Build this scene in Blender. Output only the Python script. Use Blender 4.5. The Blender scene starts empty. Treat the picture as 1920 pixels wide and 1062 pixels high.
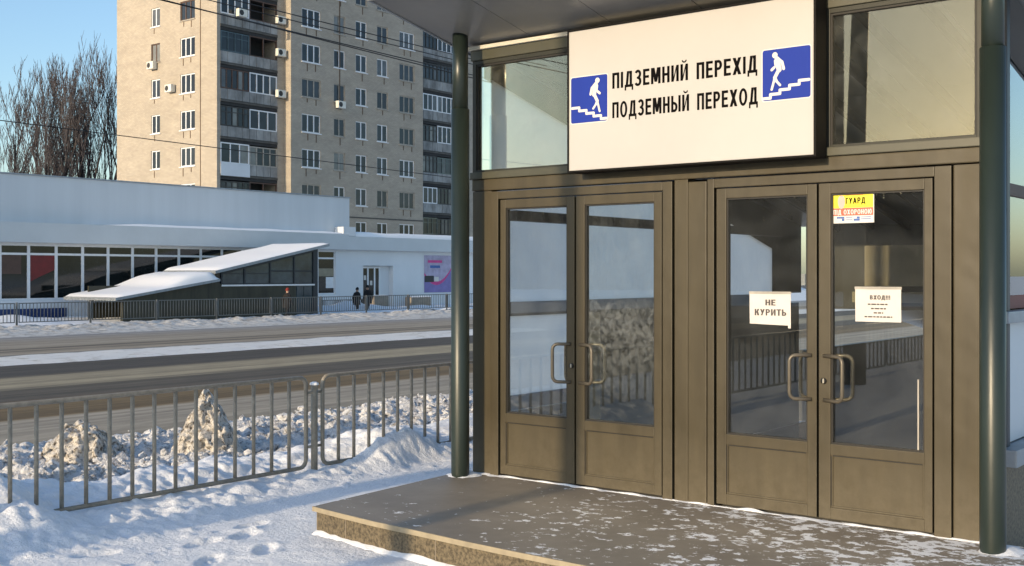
import bpy, bmesh, math, random
from mathutils import Vector, Matrix, noise as mn
R = math.radians
SC = bpy.context.scene
COL = SC.collection
# ------------------------------------------------------------ camera, world, sun, exposure
FPX, EYE = 2145.0, 1.9
TH = R(38.0)
cam_d = bpy.data.cameras.new('camera'); cam = bpy.data.objects.new('camera', cam_d); COL.objects.link(cam)
cam.location = (0, 0, EYE); cam.rotation_euler = (R(90), 0, TH - R(90))
cam_d.sensor_width = 36; cam_d.lens = 36 * FPX / 1920; cam_d.shift_y = -17 / 1920
cam_d.clip_start = 0.05; cam_d.clip_end = 3000
SC.camera = cam
SUN_EL = R(12.0)
W = bpy.data.worlds.new('World'); SC.world = W; W.use_nodes = True
_n = W.node_tree.nodes; _bg = _n['Background']
_sky = _n.new('ShaderNodeTexSky'); _sky.sky_type = 'NISHITA'; _sky.sun_disc = False
_sky.sun_elevation = SUN_EL; _sky.sun_rotation = R(-88.5)      # sun stands towards -X
_sky.air_density = 1.0; _sky.dust_density = 1.2; _sky.ozone_density = 2.5
W.node_tree.links.new(_sky.outputs[0], _bg.inputs[0]); _bg.inputs[1].default_value = 0.15
sd = bpy.data.lights.new('sun', 'SUN'); sun = bpy.data.objects.new('sun', sd); COL.objects.link(sun)
sd.energy = 2.35; sd.angle = R(0.5); sd.color = (1.0, 0.79, 0.52)
SUN_AZ = R(1.5)                       # a touch from across the street
_dir = Vector((math.cos(SUN_EL) * math.cos(SUN_AZ), -math.cos(SUN_EL) * math.sin(SUN_AZ), -math.sin(SUN_EL)))
sun.rotation_euler = _dir.to_track_quat('-Z', 'Y').to_euler()
SC.view_settings.view_transform = 'Standard'; SC.view_settings.look = 'None'
SC.view_settings.exposure = 0.8; SC.view_settings.gamma = 1.0

# ------------------------------------------------------------ measuring helpers (photo pixel -> point on a real plane)
_c, _s = math.cos(TH), math.sin(TH)
def ray(px, py=514):
    d = px - 960
    return FPX * _c + _s * d, FPX * _s - _c * d, 514 - py
def onX(px, py, X):
    r = ray(px, py); t = X / r[0]; return r[1] * t, EYE + r[2] * t
def onY(px, py, Y):
    r = ray(px, py); t = Y / r[1]; return r[0] * t, EYE + r[2] * t

# ------------------------------------------------------------ materials
def _new(name):
    m = bpy.data.materials.new(name); m.use_nodes = True
    return m, m.node_tree.nodes, m.node_tree.links, m.node_tree.nodes['Principled BSDF']
def rgba(c): return (c[0], c[1], c[2], 1.0)
def mat(name, col, rough=0.6, metal=0.0, var=0.12, scale=4.0, bump=0.0, bscale=30.0, spec=0.5, col2=None, stretch=(1, 1, 1), thr=(0.3, 0.7), rvar=0.0):
    m, n, l, b = _new(name)
    tc = n.new('ShaderNodeTexCoord'); mp = n.new('ShaderNodeMapping'); mp.inputs['Scale'].default_value = stretch
    l.new(tc.outputs['Object'], mp.inputs['Vector'])
    t = n.new('ShaderNodeTexNoise'); t.inputs['Scale'].default_value = scale; t.inputs['Detail'].default_value = 6; t.inputs['Roughness'].default_value = 0.62
    l.new(mp.outputs['Vector'], t.inputs['Vector'])
    rp = n.new('ShaderNodeValToRGB')
    c2 = col2 if col2 else tuple(x * (1 - 2 * var) for x in col)
    c1 = col if col2 else tuple(min(1, x * (1 + var)) for x in col)
    rp.color_ramp.elements[0].position = thr[0]; rp.color_ramp.elements[0].color = rgba(c2)
    rp.color_ramp.elements[1].position = thr[1]; rp.color_ramp.elements[1].color = rgba(c1)
    l.new(t.outputs['Fac'], rp.inputs['Fac']); l.new(rp.outputs['Color'], b.inputs['Base Color'])
    b.inputs['Roughness'].default_value = rough; b.inputs['Metallic'].default_value = metal
    b.inputs['Specular IOR Level'].default_value = spec
    if rvar:
        mr = n.new('ShaderNodeMapRange'); mr.inputs['To Min'].default_value = max(0.02, rough - rvar); mr.inputs['To Max'].default_value = min(1, rough + rvar)
        l.new(t.outputs['Fac'], mr.inputs['Value']); l.new(mr.outputs['Result'], b.inputs['Roughness'])
    if bump:
        t2 = n.new('ShaderNodeTexNoise'); t2.inputs['Scale'].default_value = bscale; t2.inputs['Detail'].default_value = 5
        l.new(mp.outputs['Vector'], t2.inputs['Vector'])
        bp = n.new('ShaderNodeBump'); bp.inputs['Strength'].default_value = bump; bp.inputs['Distance'].default_value = 0.02
        l.new(t2.outputs['Fac'], bp.inputs['Height']); l.new(bp.outputs['Normal'], b.inputs['Normal'])
    return m

def glass(name, tint=(0.75, 0.8, 0.78), refl=1.7, frost=None, rough=0.0, gcol=(0.95, 0.95, 0.92)):
    """real window glass: see-through with a tint, mirror reflection by angle, and an optional crust of frost"""
    m, n, l, b = _new(name); n.remove(b); out = n['Material Output']
    tr = n.new('ShaderNodeBsdfTransparent'); tr.inputs['Color'].default_value = rgba(tint)
    gl = n.new('ShaderNodeBsdfGlossy'); gl.inputs['Roughness'].default_value = rough; gl.inputs['Color'].default_value = rgba(gcol)
    fr = n.new('ShaderNodeFresnel'); fr.inputs['IOR'].default_value = 1.52
    mu = n.new('ShaderNodeMath'); mu.operation = 'MULTIPLY'; mu.use_clamp = True; mu.inputs[1].default_value = refl
    l.new(fr.outputs[0], mu.inputs[0])
    mx = n.new('ShaderNodeMixShader'); l.new(mu.outputs[0], mx.inputs[0]); l.new(tr.outputs[0], mx.inputs[1]); l.new(gl.outputs[0], mx.inputs[2])
    last = mx
    if frost:
        scale, lo, hi, amount, zlo, zhi = frost[:6]; zt0, zt1 = frost[6:8] if len(frost) > 6 else (90.0, 91.0)
        tc = n.new('ShaderNodeTexCoord')
        t = n.new('ShaderNodeTexNoise'); t.inputs['Scale'].default_value = scale; t.inputs['Detail'].default_value = 9; t.inputs['Roughness'].default_value = 0.72; t.inputs['Distortion'].default_value = 0.6
        l.new(tc.outputs['Object'], t.inputs['Vector'])
        rp = n.new('ShaderNodeMapRange'); rp.inputs['From Min'].default_value = lo; rp.inputs['From Max'].default_value = hi; rp.inputs['To Max'].default_value = amount
        l.new(t.outputs['Fac'], rp.inputs['Value'])
        sp = n.new('ShaderNodeSeparateXYZ'); l.new(tc.outputs['Object'], sp.inputs[0])
        zr = n.new('ShaderNodeMapRange'); zr.interpolation_type = 'SMOOTHSTEP'; zr.inputs['From Min'].default_value = zlo; zr.inputs['From Max'].default_value = zhi
        l.new(sp.outputs['Z'], zr.inputs['Value'])
        m0 = n.new('ShaderNodeMath'); m0.operation = 'MULTIPLY'; l.new(rp.outputs[0], m0.inputs[0]); l.new(zr.outputs[0], m0.inputs[1])
        zr2 = n.new('ShaderNodeMapRange'); zr2.interpolation_type = 'SMOOTHSTEP'; zr2.inputs['From Min'].default_value = zt0; zr2.inputs['From Max'].default_value = zt1; zr2.inputs['To Min'].default_value = 1.0; zr2.inputs['To Max'].default_value = 0.18
        l.new(sp.outputs['Z'], zr2.inputs['Value']); m9 = n.new('ShaderNodeMath'); m9.operation = 'MULTIPLY'; l.new(m0.outputs[0], m9.inputs[0]); l.new(zr2.outputs[0], m9.inputs[1]); m0 = m9
        td = n.new('ShaderNodeTexNoise'); td.inputs['Scale'].default_value = 2.2; td.inputs['Detail'].default_value = 5; td.inputs['Distortion'].default_value = 1.5; l.new(tc.outputs['Object'], td.inputs['Vector'])
        dr_ = n.new('ShaderNodeMapRange'); dr_.inputs['From Min'].default_value = 0.3; dr_.inputs['From Max'].default_value = 0.75; dr_.inputs['To Min'].default_value = 0.006; dr_.inputs['To Max'].default_value = 0.034; l.new(td.outputs['Fac'], dr_.inputs['Value'])
        mm = n.new('ShaderNodeMath'); mm.operation = 'ADD'; mm.use_clamp = True; l.new(m0.outputs[0], mm.inputs[0]); l.new(dr_.outputs[0], mm.inputs[1])
        df = n.new('ShaderNodeBsdfDiffuse'); df.inputs['Color'].default_value = (0.72, 0.76, 0.8, 1)
        tl = n.new('ShaderNodeBsdfTranslucent'); tl.inputs['Color'].default_value = (0.72, 0.76, 0.8, 1)
        ad = n.new('ShaderNodeMixShader'); ad.inputs[0].default_value = 0.45; l.new(df.outputs[0], ad.inputs[1]); l.new(tl.outputs[0], ad.inputs[2])
        m2 = n.new('ShaderNodeMixShader'); l.new(mm.outputs[0], m2.inputs[0]); l.new(mx.outputs[0], m2.inputs[1]); l.new(ad.outputs[0], m2.inputs[2])
        last = m2
    l.new(last.outputs[0], out.inputs['Surface'])
    return m

def win_glass(name):
    """far window pane: dark room behind, curtains in some, a reflection on top; differs from pane to pane"""
    m, n, l, b = _new(name)
    oi = n.new('ShaderNodeObjectInfo')
    rp = n.new('ShaderNodeValToRGB'); cr = rp.color_ramp; cr.interpolation = 'CONSTANT'
    cr.elements[0].color = (0.03, 0.04, 0.05, 1); cr.elements[1].position = 0.3; cr.elements[1].color = (0.05, 0.06, 0.075, 1)
    for p, c in ((0.55, (0.14, 0.15, 0.16)), (0.68, (0.03, 0.035, 0.045)), (0.9, (0.3, 0.3, 0.28))):
        e = cr.elements.new(p); e.color = rgba(c)
    l.new(oi.outputs['Random'], rp.inputs['Fac'])
    tc = n.new('ShaderNodeTexCoord'); wv = n.new('ShaderNodeTexNoise'); wv.inputs['Scale'].default_value = 1.3
    l.new(tc.outputs['Object'], wv.inputs['Vector'])
    mx = n.new('ShaderNodeMix'); mx.data_type = 'RGBA'; mx.blend_type = 'MULTIPLY'; mx.inputs[0].default_value = 0.7
    l.new(rp.outputs['Color'], mx.inputs[6]); l.new(wv.outputs['Fac'], mx.inputs[7]); l.new(mx.outputs[2], b.inputs['Base Color'])
    b.inputs['Roughness'].default_value = 0.06; b.inputs['Specular IOR Level'].default_value = 0.4
    return m

def brick(name, c1, c2, mortar, scale=1.0, horizontal='Y'):
    m, n, l, b = _new(name)
    tc = n.new('ShaderNodeTexCoord'); sp = n.new('ShaderNodeSeparateXYZ'); l.new(tc.outputs['Object'], sp.inputs[0])
    ad = n.new('ShaderNodeMath'); ad.operation = 'ADD'; l.new(sp.outputs['X'], ad.inputs[0]); l.new(sp.outputs['Y'], ad.inputs[1])
    cb = n.new('ShaderNodeCombineXYZ'); l.new(ad.outputs[0], cb.inputs['X']); l.new(sp.outputs['Z'], cb.inputs['Y'])
    bt = n.new('ShaderNodeTexBrick'); bt.inputs['Scale'].default_value = scale
    bt.inputs['Color1'].default_value = rgba(c1); bt.inputs['Color2'].default_value = rgba(c2); bt.inputs['Mortar'].default_value = rgba(mortar)
    bt.inputs['Brick Width'].default_value = 0.27; bt.inputs['Row Height'].default_value = 0.1; bt.inputs['Mortar Size'].default_value = 0.012
    l.new(cb.outputs[0], bt.inputs['Vector'])
    ns = n.new('ShaderNodeTexNoise'); ns.inputs['Scale'].default_value = 0.55; ns.inputs['Detail'].default_value = 7; ns.inputs['Roughness'].default_value = 0.65
    mp = n.new('ShaderNodeMapping'); mp.inputs['Scale'].default_value = (1, 1, 2.4); l.new(tc.outputs['Object'], mp.inputs[0]); l.new(mp.outputs[0], ns.inputs['Vector'])
    mr = n.new('ShaderNodeMapRange'); mr.inputs['From Min'].default_value = 0.3; mr.inputs['From Max'].default_value = 0.7; mr.inputs['To Min'].default_value = 0.84; mr.inputs['To Max'].default_value = 1.07
    l.new(ns.outputs['Fac'], mr.inputs['Value'])
    mx = n.new('ShaderNodeMix'); mx.data_type = 'RGBA'; mx.blend_type = 'MULTIPLY'; mx.inputs[0].default_value = 1.0
    l.new(bt.outputs['Color'], mx.inputs[6]); l.new(mr.outputs[0], mx.inputs[7]); l.new(mx.outputs[2], b.inputs['Base Color'])
    b.inputs['Roughness'].default_value = 0.85
    return m

def snow(name, clean=(0.87, 0.88, 0.90), dirt=(0.28, 0.24, 0.19), lo=0.62, hi=0.8, scale=3.0, bump=0.35, bscale=14.0):
    m, n, l, b = _new(name)
    tc = n.new('ShaderNodeTexCoord')
    t = n.new('ShaderNodeTexNoise'); t.inputs['Scale'].default_value = scale; t.inputs['Detail'].default_value = 9; t.inputs['Roughness'].default_value = 0.7
    l.new(tc.outputs['Object'], t.inputs['Vector'])
    rp = n.new('ShaderNodeValToRGB'); e = rp.color_ramp.elements
    e[0].position = lo; e[0].color = rgba(clean); e[1].position = hi; e[1].color = rgba(dirt)
    l.new(t.outputs['Fac'], rp.inputs['Fac']); l.new(rp.outputs['Color'], b.inputs['Base Color'])
    b.inputs['Roughness'].default_value = 0.75; b.inputs['Specular IOR Level'].default_value = 0.25
    t2 = n.new('ShaderNodeTexNoise'); t2.inputs['Scale'].default_value = bscale; t2.inputs['Detail'].default_value = 8; t2.inputs['Roughness'].default_value = 0.65
    l.new(tc.outputs['Object'], t2.inputs['Vector'])
    bp = n.new('ShaderNodeBump'); bp.inputs['Strength'].default_value = bump; bp.inputs['Distance'].default_value = 0.05
    l.new(t2.outputs['Fac'], bp.inputs['Height']); l.new(bp.outputs['Normal'], b.inputs['Normal'])
    return m

M = {}
def bronze(name, c):
    """painted sheet metal: soft dents, faint vertical runs, salt and splash dust near the ground, a few pale scuffs"""
    m, n, l, b = _new(name)
    tc = n.new('ShaderNodeTexCoord'); geo = n.new('ShaderNodeNewGeometry')
    mp = n.new('ShaderNodeMapping'); mp.inputs['Scale'].default_value = (1, 3.0, 0.35); l.new(geo.outputs['Position'], mp.inputs[0])
    t = n.new('ShaderNodeTexNoise'); t.inputs['Scale'].default_value = 3.0; t.inputs['Detail'].default_value = 7; t.inputs['Roughness'].default_value = 0.65; l.new(mp.outputs[0], t.inputs['Vector'])
    rp = n.new('ShaderNodeValToRGB'); e = rp.color_ramp.elements; e[0].position = 0.28; e[0].color = rgba([x * 0.80 for x in c]); e[1].position = 0.75; e[1].color = rgba([x * 1.16 for x in c]); l.new(t.outputs['Fac'], rp.inputs[0])
    sp = n.new('ShaderNodeSeparateXYZ'); l.new(geo.outputs['Position'], sp.inputs[0])
    zr = n.new('ShaderNodeMapRange'); zr.inputs['From Min'].default_value = 0.75; zr.inputs['From Max'].default_value = 0.2; zr.inputs['To Min'].default_value = 0; zr.inputs['To Max'].default_value = 0.55; l.new(sp.outputs['Z'], zr.inputs[0])
    t2 = n.new('ShaderNodeTexNoise'); t2.inputs['Scale'].default_value = 14; t2.inputs['Detail'].default_value = 8; t2.inputs['Roughness'].default_value = 0.7; l.new(geo.outputs['Position'], t2.inputs['Vector'])
    mu = n.new('ShaderNodeMath'); mu.operation = 'MULTIPLY'; l.new(zr.outputs[0], mu.inputs[0]); l.new(t2.outputs['Fac'], mu.inputs[1])
    sc = n.new('ShaderNodeMapRange'); sc.inputs['From Min'].default_value = 0.73; sc.inputs['From Max'].default_value = 0.80; sc.inputs['To Max'].default_value = 0.5; l.new(t2.outputs['Fac'], sc.inputs[0])
    mxx = n.new('ShaderNodeMath'); mxx.operation = 'MAXIMUM'; l.new(mu.outputs[0], mxx.inputs[0]); l.new(sc.outputs[0], mxx.inputs[1])
    mx = n.new('ShaderNodeMix'); mx.data_type = 'RGBA'; l.new(mxx.outputs[0], mx.inputs[0]); l.new(rp.outputs[0], mx.inputs[6]); mx.inputs[7].default_value = (0.20, 0.17, 0.12, 1); l.new(mx.outputs[2], b.inputs['Base Color'])
    rr = n.new('ShaderNodeMapRange'); rr.inputs['To Min'].default_value = 0.30; rr.inputs['To Max'].default_value = 0.62; l.new(t.outputs['Fac'], rr.inputs[0]); l.new(rr.outputs[0], b.inputs['Roughness'])
    t3 = n.new('ShaderNodeTexNoise'); t3.inputs['Scale'].default_value = 2.6; t3.inputs['Detail'].default_value = 2; l.new(geo.outputs['Position'], t3.inputs['Vector'])
    bp = n.new('ShaderNodeBump'); bp.inputs['Strength'].default_value = 0.5; bp.inputs['Distance'].default_value = 0.02; l.new(t3.outputs['Fac'], bp.inputs['Height']); l.new(bp.outputs[0], b.inputs['Normal'])
    b.inputs['Specular IOR Level'].default_value = 0.4
    return m
M['bronze'] = bronze('bronze_paint', (0.058, 0.0455, 0.0225))
M['bronze2'] = bronze('bronze_paint_frame', (0.054, 0.0425, 0.0215))
M['gasket'] = mat('black_gasket', (0.012, 0.011, 0.01), 0.6)
M['frameol'] = mat('transom_frame_dark', (0.030, 0.031, 0.024), 0.45, spec=0.3)
M['olive'] = mat('grey_olive_metal', (0.060, 0.058, 0.036), 0.42, 0, 0.08, 3)
M['green'] = mat('dark_green_paint', (0.020, 0.030, 0.025), 0.36, 0, 0.14, 3, 0.03, 50, rvar=0.08, stretch=(1, 1, 0.3))
M['soffit'] = mat('soffit_panel', (0.20, 0.20, 0.195), 0.30, 0, 0.12, 0.9, rvar=0.06)
M['fascia'] = mat('cream_fascia', (0.62, 0.58, 0.48), 0.5, 0, 0.05)
M['granite'] = mat('polished_granite', (0.185, 0.145, 0.085), 0.55, 0, 0.1, 45, col2=(0.05, 0.038, 0.02), thr=(0.36, 0.62))
M['handle'] = mat('brushed_handle', (0.13, 0.112, 0.085), 0.36, 0.3, 0.08, 12)
M['lockm'] = mat('lock_steel', (0.5, 0.47, 0.4), 0.3, 0.9)
M['signw'] = mat('sign_face_cream', (0.485, 0.46, 0.43), 0.5, 0, 0.03, 0.9)
M['signf'] = mat('sign_frame_black', (0.006, 0.005, 0.005), 0.6, spec=0.15)
M['ink'] = mat('black_ink', (0.006, 0.005, 0.005), 0.8, spec=0.05)
M['blue'] = mat('sign_blue', (0.012, 0.036, 0.29), 0.6, 0, 0.04, 2, spec=0.2)
M['white'] = mat('white_film', (0.66, 0.64, 0.60), 0.5, 0, 0.02)
M['paper'] = mat('notice_paper', (0.66, 0.62, 0.57), 0.8, 0, 0.03, 6)
M['inkgrey'] = mat('faded_ink', (0.10, 0.085, 0.08), 0.8)
M['yellow'] = mat('sticker_yellow', (0.85, 0.72, 0.02), 0.45, 0, 0.03)
M['red'] = mat('sticker_red', (0.72, 0.10, 0.05), 0.45, 0, 0.05)
M['pink'] = mat('sticker_pink', (0.75, 0.42, 0.36), 0.45, 0, 0.05)
M['orange'] = mat('sticker_orange', (0.8, 0.33, 0.03), 0.45)
M['stblue'] = mat('sticker_blue', (0.04, 0.12, 0.38), 0.45)
M['glass'] = glass('clear_glass')
M['glassd'] = glass('door_glass', (0.97, 0.98, 0.97), 1.1, (26.0, 0.66, 0.86, 0.18, 0.7, 1.9))
M['glassf'] = glass('frosted_door_glass', (0.95, 0.97, 0.95), 1.1, (22.0, 0.42, 1.0, 0.34, 0.65, 1.2, 1.38, 1.55))
M['glasst'] = glass('transom_glass', (0.94, 0.95, 0.90), 1.45, (3.5, 0.5, 0.9, 0.10, 1.0, 1.4), gcol=(0.97, 0.90, 0.72))
def frosted_sheet():
    m, n, l, b = _new('frosted_sheet'); n.remove(b)
    tc = n.new('ShaderNodeTexCoord'); t = n.new('ShaderNodeTexNoise'); t.inputs['Scale'].default_value = 3.5; t.inputs['Detail'].default_value = 7; l.new(tc.outputs['Object'], t.inputs['Vector'])
    rp = n.new('ShaderNodeValToRGB'); rp.color_ramp.elements[0].position = 0.3; rp.color_ramp.elements[0].color = (0.86, 0.88, 0.90, 1); rp.color_ramp.elements[1].position = 0.7; rp.color_ramp.elements[1].color = (0.97, 0.98, 0.98, 1); l.new(t.outputs['Fac'], rp.inputs[0])
    d = n.new('ShaderNodeBsdfDiffuse'); tl = n.new('ShaderNodeBsdfTranslucent'); l.new(rp.outputs[0], d.inputs[0]); l.new(rp.outputs[0], tl.inputs[0])
    mx = n.new('ShaderNodeMixShader'); mx.inputs[0].default_value = 0.85; l.new(d.outputs[0], mx.inputs[1]); l.new(tl.outputs[0], mx.inputs[2]); l.new(mx.outputs[0], n['Material Output'].inputs['Surface'])
    return m
M['wallwhite'] = frosted_sheet()
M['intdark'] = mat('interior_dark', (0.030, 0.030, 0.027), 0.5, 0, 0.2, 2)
M['inttan'] = mat('interior_tan', (0.30, 0.26, 0.18), 0.55, 0, 0.1, 3)
M['intblue'] = mat('interior_blue', (0.05, 0.07, 0.14), 0.5)
M['snow'] = snow('snow_clean', lo=0.66, hi=0.86)
M['snowwalk'] = snow('snow_trodden', (0.90, 0.91, 0.93), (0.46, 0.42, 0.38), 0.64, 0.84, 4.5, 0.5, 26)
M['snowdirt'] = snow('snow_dirty', (0.78, 0.77, 0.76), (0.15, 0.125, 0.10), 0.50, 0.66, 13.0, 0.9, 24)
M['snowheap'] = snow('snow_heap_crust', (0.76, 0.71, 0.64), (0.15, 0.12, 0.09), 0.50, 0.62, 26.0, 0.9, 26)
M['snowroof'] = snow('snow_roof', lo=0.8, hi=0.98, scale=1.2, bump=0.15, bscale=4)
M['snowfar'] = snow('snow_far_bank', (0.62, 0.60, 0.56), (0.22, 0.18, 0.14), 0.48, 0.72, 2.2, 0.5, 8)
M['rail'] = mat('galvanised_rail', (0.31, 0.27, 0.21), 0.5, 0.0, 0.15, 20, rvar=0.1)
M['railfar'] = mat('old_grey_rail', (0.17, 0.17, 0.16), 0.6, 0.1, 0.1)
M['shopw'] = mat('shop_white_render', (0.72, 0.74, 0.75), 0.7, 0, 0.035, 0.5, stretch=(1, 1, 0.4))
M['shopg'] = mat('shop_grey_fascia', (0.58, 0.61, 0.62), 0.6, 0, 0.035, 0.6)
M['shopup'] = mat('shop_pale_cladding', (0.63, 0.66, 0.68), 0.55, 0, 0.03, 0.4, stretch=(3, 1, 0.2))
M['redfilm'] = mat('red_film', (0.42, 0.05, 0.05), 0.5, 0, 0.15, 5)
M['greyfilm'] = mat('grey_film', (0.30, 0.33, 0.36), 0.5, 0, 0.15, 5)
M['plinthb'] = mat('plinth_blue', (0.016, 0.040, 0.14), 0.5)
M['framew'] = mat('white_pvc', (0.78, 0.79, 0.80), 0.45, 0, 0.03)
M['shopglass'] = mat('shop_glass', (0.016, 0.020, 0.020), 0.06, 0, 0.3, 0.5, spec=0.55)
M['redpanel'] = mat('red_poster', (0.16, 0.008, 0.008), 0.5)
M['conc'] = mat('concrete', (0.31, 0.26, 0.20), 0.85, 0, 0.12, 3)
M['parapet'] = mat('balcony_panel', (0.30, 0.30, 0.29), 0.8, 0, 0.3, 1.1, stretch=(1, 1, 0.5))
M['parapet2'] = mat('balcony_panel_white', (0.66, 0.69, 0.72), 0.6, 0, 0.04, 1)
M['slab'] = mat('balcony_slab', (0.10, 0.095, 0.085), 0.9, 0, 0.2, 2)
M['brick'] = brick('tan_brick', (0.46, 0.40, 0.315), (0.39, 0.34, 0.275), (0.31, 0.275, 0.23))
M['brown'] = mat('brown_frame', (0.09, 0.05, 0.035), 0.6)
M['wood'] = mat('old_window_frame', (0.40, 0.37, 0.32), 0.7, 0, 0.15, 6)
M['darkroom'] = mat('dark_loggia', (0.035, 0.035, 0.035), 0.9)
M['pane'] = win_glass('flat_window_pane')
M['stain'] = mat('rust_stain', (0.12, 0.08, 0.05), 0.9)
M['acw'] = mat('ac_housing', (0.70, 0.68, 0.60), 0.5, 0, 0.04)
M['acd'] = mat('ac_fan_dark', (0.03, 0.03, 0.03), 0.6)
M['wire'] = mat('wire_black', (0.015, 0.013, 0.012), 0.6)
M['bark'] = mat('bark', (0.042, 0.037, 0.038), 0.9, 0, 0.25, 2)
M['twig'] = mat('twigs', (0.095, 0.083, 0.086), 0.9, 0, 0.2, 2)
M['cloth'] = mat('dark_cloth', (0.012, 0.012, 0.014), 0.9)
M['cloth2'] = mat('dark_trousers', (0.016, 0.017, 0.022), 0.9)
M['skin'] = mat('skin', (0.42, 0.26, 0.19), 0.6)
M['redhat'] = mat('red_knit', (0.22, 0.025, 0.02), 0.9)
M['olivewall'] = mat('dark_olive_stone', (0.038, 0.036, 0.020), 0.55, 0, 0.25, 2, stretch=(2, 1, 0.4))
M['glassblue'] = mat('far_blue_glass', (0.05, 0.075, 0.085), 0.08, 0, 0.3, 0.9, spec=0.6)
M['navy'] = mat('dark_navy_frame', (0.014, 0.018, 0.026), 0.45)
M['roofedge'] = mat('roof_edge_metal', (0.30, 0.33, 0.36), 0.45, 0.2)
M['purple'] = mat('poster_purple', (0.20, 0.17, 0.42), 0.5, 0, 0.1, 1.5)
M['lilac'] = mat('poster_lilac', (0.42, 0.38, 0.52), 0.5, 0, 0.15, 2)
M['magenta'] = mat('poster_magenta', (0.62, 0.05, 0.25), 0.5)
M['post'] = mat('dark_steel_post', (0.05, 0.048, 0.042), 0.6, 0, 0.2, 4)

# ------------------------------------------------------------ mesh builder
WLOC = {}
class MB:
    def __init__(s): s.v = []; s.f = []; s.m = []; s.sm = []
    def add(s, vs, fs, m=0, smooth=False):
        b = len(s.v); s.v += [tuple(p) for p in vs]
        for f in fs: s.f.append(tuple(b + i for i in f)); s.m.append(m); s.sm.append(smooth)
        return s
    def box(s, x0, x1, y0, y1, z0, z1, m=0):
        x0, x1 = min(x0, x1), max(x0, x1); y0, y1 = min(y0, y1), max(y0, y1); z0, z1 = min(z0, z1), max(z0, z1)
        return s.add([(x0, y0, z0), (x1, y0, z0), (x1, y1, z0), (x0, y1, z0), (x0, y0, z1), (x1, y0, z1), (x1, y1, z1), (x0, y1, z1)],
              [(0, 3, 2, 1), (4, 5, 6, 7), (0, 1, 5, 4), (1, 2, 6, 5), (2, 3, 7, 6), (3, 0, 4, 7)], m)
    def bbox(s, x0, x1, y0, y1, z0, z1, b=0.004, m=0):
        """box with chamfered edges"""
        bm = bmesh.new(); bmesh.ops.create_cube(bm, size=1)
        for v in bm.verts: v.co = Vector(((x0 + x1) / 2 + v.co.x * abs(x1 - x0), (y0 + y1) / 2 + v.co.y * abs(y1 - y0), (z0 + z1) / 2 + v.co.z * abs(z1 - z0)))
        bmesh.ops.bevel(bm, geom=list(bm.edges), offset=b, segments=2, affect='EDGES', profile=0.7)
        bm.verts.index_update(); s.add([v.co[:] for v in bm.verts], [[v.index for v in f.verts] for f in bm.faces], m); bm.free(); return s
    def prism(s, poly, axis, a0, a1, m=0):
        """poly: 2-D points; axis 'X': poly=(y,z); 'Y': (x,z); 'Z': (x,y)"""
        def P(p, a): return {'X': (a, p[0], p[1]), 'Y': (p[0], a, p[1]), 'Z': (p[0], p[1], a)}[axis]
        n = len(poly); vs = [P(p, a0) for p in poly] + [P(p, a1) for p in poly]
        fs = [tuple(range(n))[::-1], tuple(range(n, 2 * n))] + [(i, (i + 1) % n, n + (i + 1) % n, n + i) for i in range(n)]
        return s.add(vs, fs, m)
    def tube(s, pts, r, n=8, m=0, cap=True, closed=False):
        pts = [Vector(p) for p in pts]; k = len(pts); rs = r if isinstance(r, (list, tuple)) else [r] * k
        vs = []; prev = None
        for i, p in enumerate(pts):
            if closed: d = pts[(i + 1) % k] - pts[i - 1]
            else: d = (pts[min(i + 1, k - 1)] - pts[max(i - 1, 0)])
            d.normalize()
            if prev is None:
                u = d.cross(Vector((0, 0, 1)))
                if u.length < 1e-3: u = d.cross(Vector((1, 0, 0)))
            else: u = prev - d * prev.dot(d)
            u.normalize(); w = d.cross(u); prev = u
            vs += [p + (u * math.cos(a) + w * math.sin(a)) * rs[i] for a in [2 * math.pi * j / n for j in range(n)]]
        fs = []
        for i in range(k if closed else k - 1):
            a, b = i * n, ((i + 1) % k) * n
            fs += [(a + j, a + (j + 1) % n, b + (j + 1) % n, b + j) for j in range(n)]
        if cap and not closed: fs += [tuple(range(n))[::-1], tuple(range((k - 1) * n, k * n))]
        return s.add(vs, fs, m, True)
    def grid(s, xs, ys, h, m=0, hole=None):
        nx, ny = len(xs), len(ys)
        vs = [(x, y, h(x, y)) for y in ys for x in xs]; fs = []
        for j in range(ny - 1):
            for i in range(nx - 1):
                if hole and hole((xs[i] + xs[i + 1]) / 2, (ys[j] + ys[j + 1]) / 2): continue
                a = j * nx + i; fs.append((a, a + 1, a + nx + 1, a + nx))
        return s.add(vs, fs, m, True)
    def wall(s, axis, a, u0, u1, z0, z1, holes, depth, m=0):
        """wall face on plane axis=a seen from the low side, with rectangular openings (u0,u1,z0,z1) and their reveals"""
        us = sorted({u0, u1, *[h[0] for h in holes], *[h[1] for h in holes]}); zs = sorted({z0, z1, *[h[2] for h in holes], *[h[3] for h in holes]})
        us = [u for u in us if u0 <= u <= u1]; zs = [z for z in zs if z0 <= z <= z1]
        def P(u, z, d=0.0): return (u, a + d, z) if axis == 'Y' else (a + d, u, z)
        for i in range(len(us) - 1):
            for j in range(len(zs) - 1):
                cu, cz = (us[i] + us[i + 1]) / 2, (zs[j] + zs[j + 1]) / 2
                if any(h[0] < cu < h[1] and h[2] < cz < h[3] for h in holes): continue
                s.add([P(us[i], zs[j]), P(us[i + 1], zs[j]), P(us[i + 1], zs[j + 1]), P(us[i], zs[j + 1])], [(0, 1, 2, 3)], m)
        for h in holes:
            c = [(h[0], h[2]), (h[1], h[2]), (h[1], h[3]), (h[0], h[3])]
            for k in range(4):
                p, q = c[k], c[(k + 1) % 4]
                s.add([P(*p), P(*q), P(*q, depth), P(*p, depth)], [(0, 1, 2, 3)], m)
        return s
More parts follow.
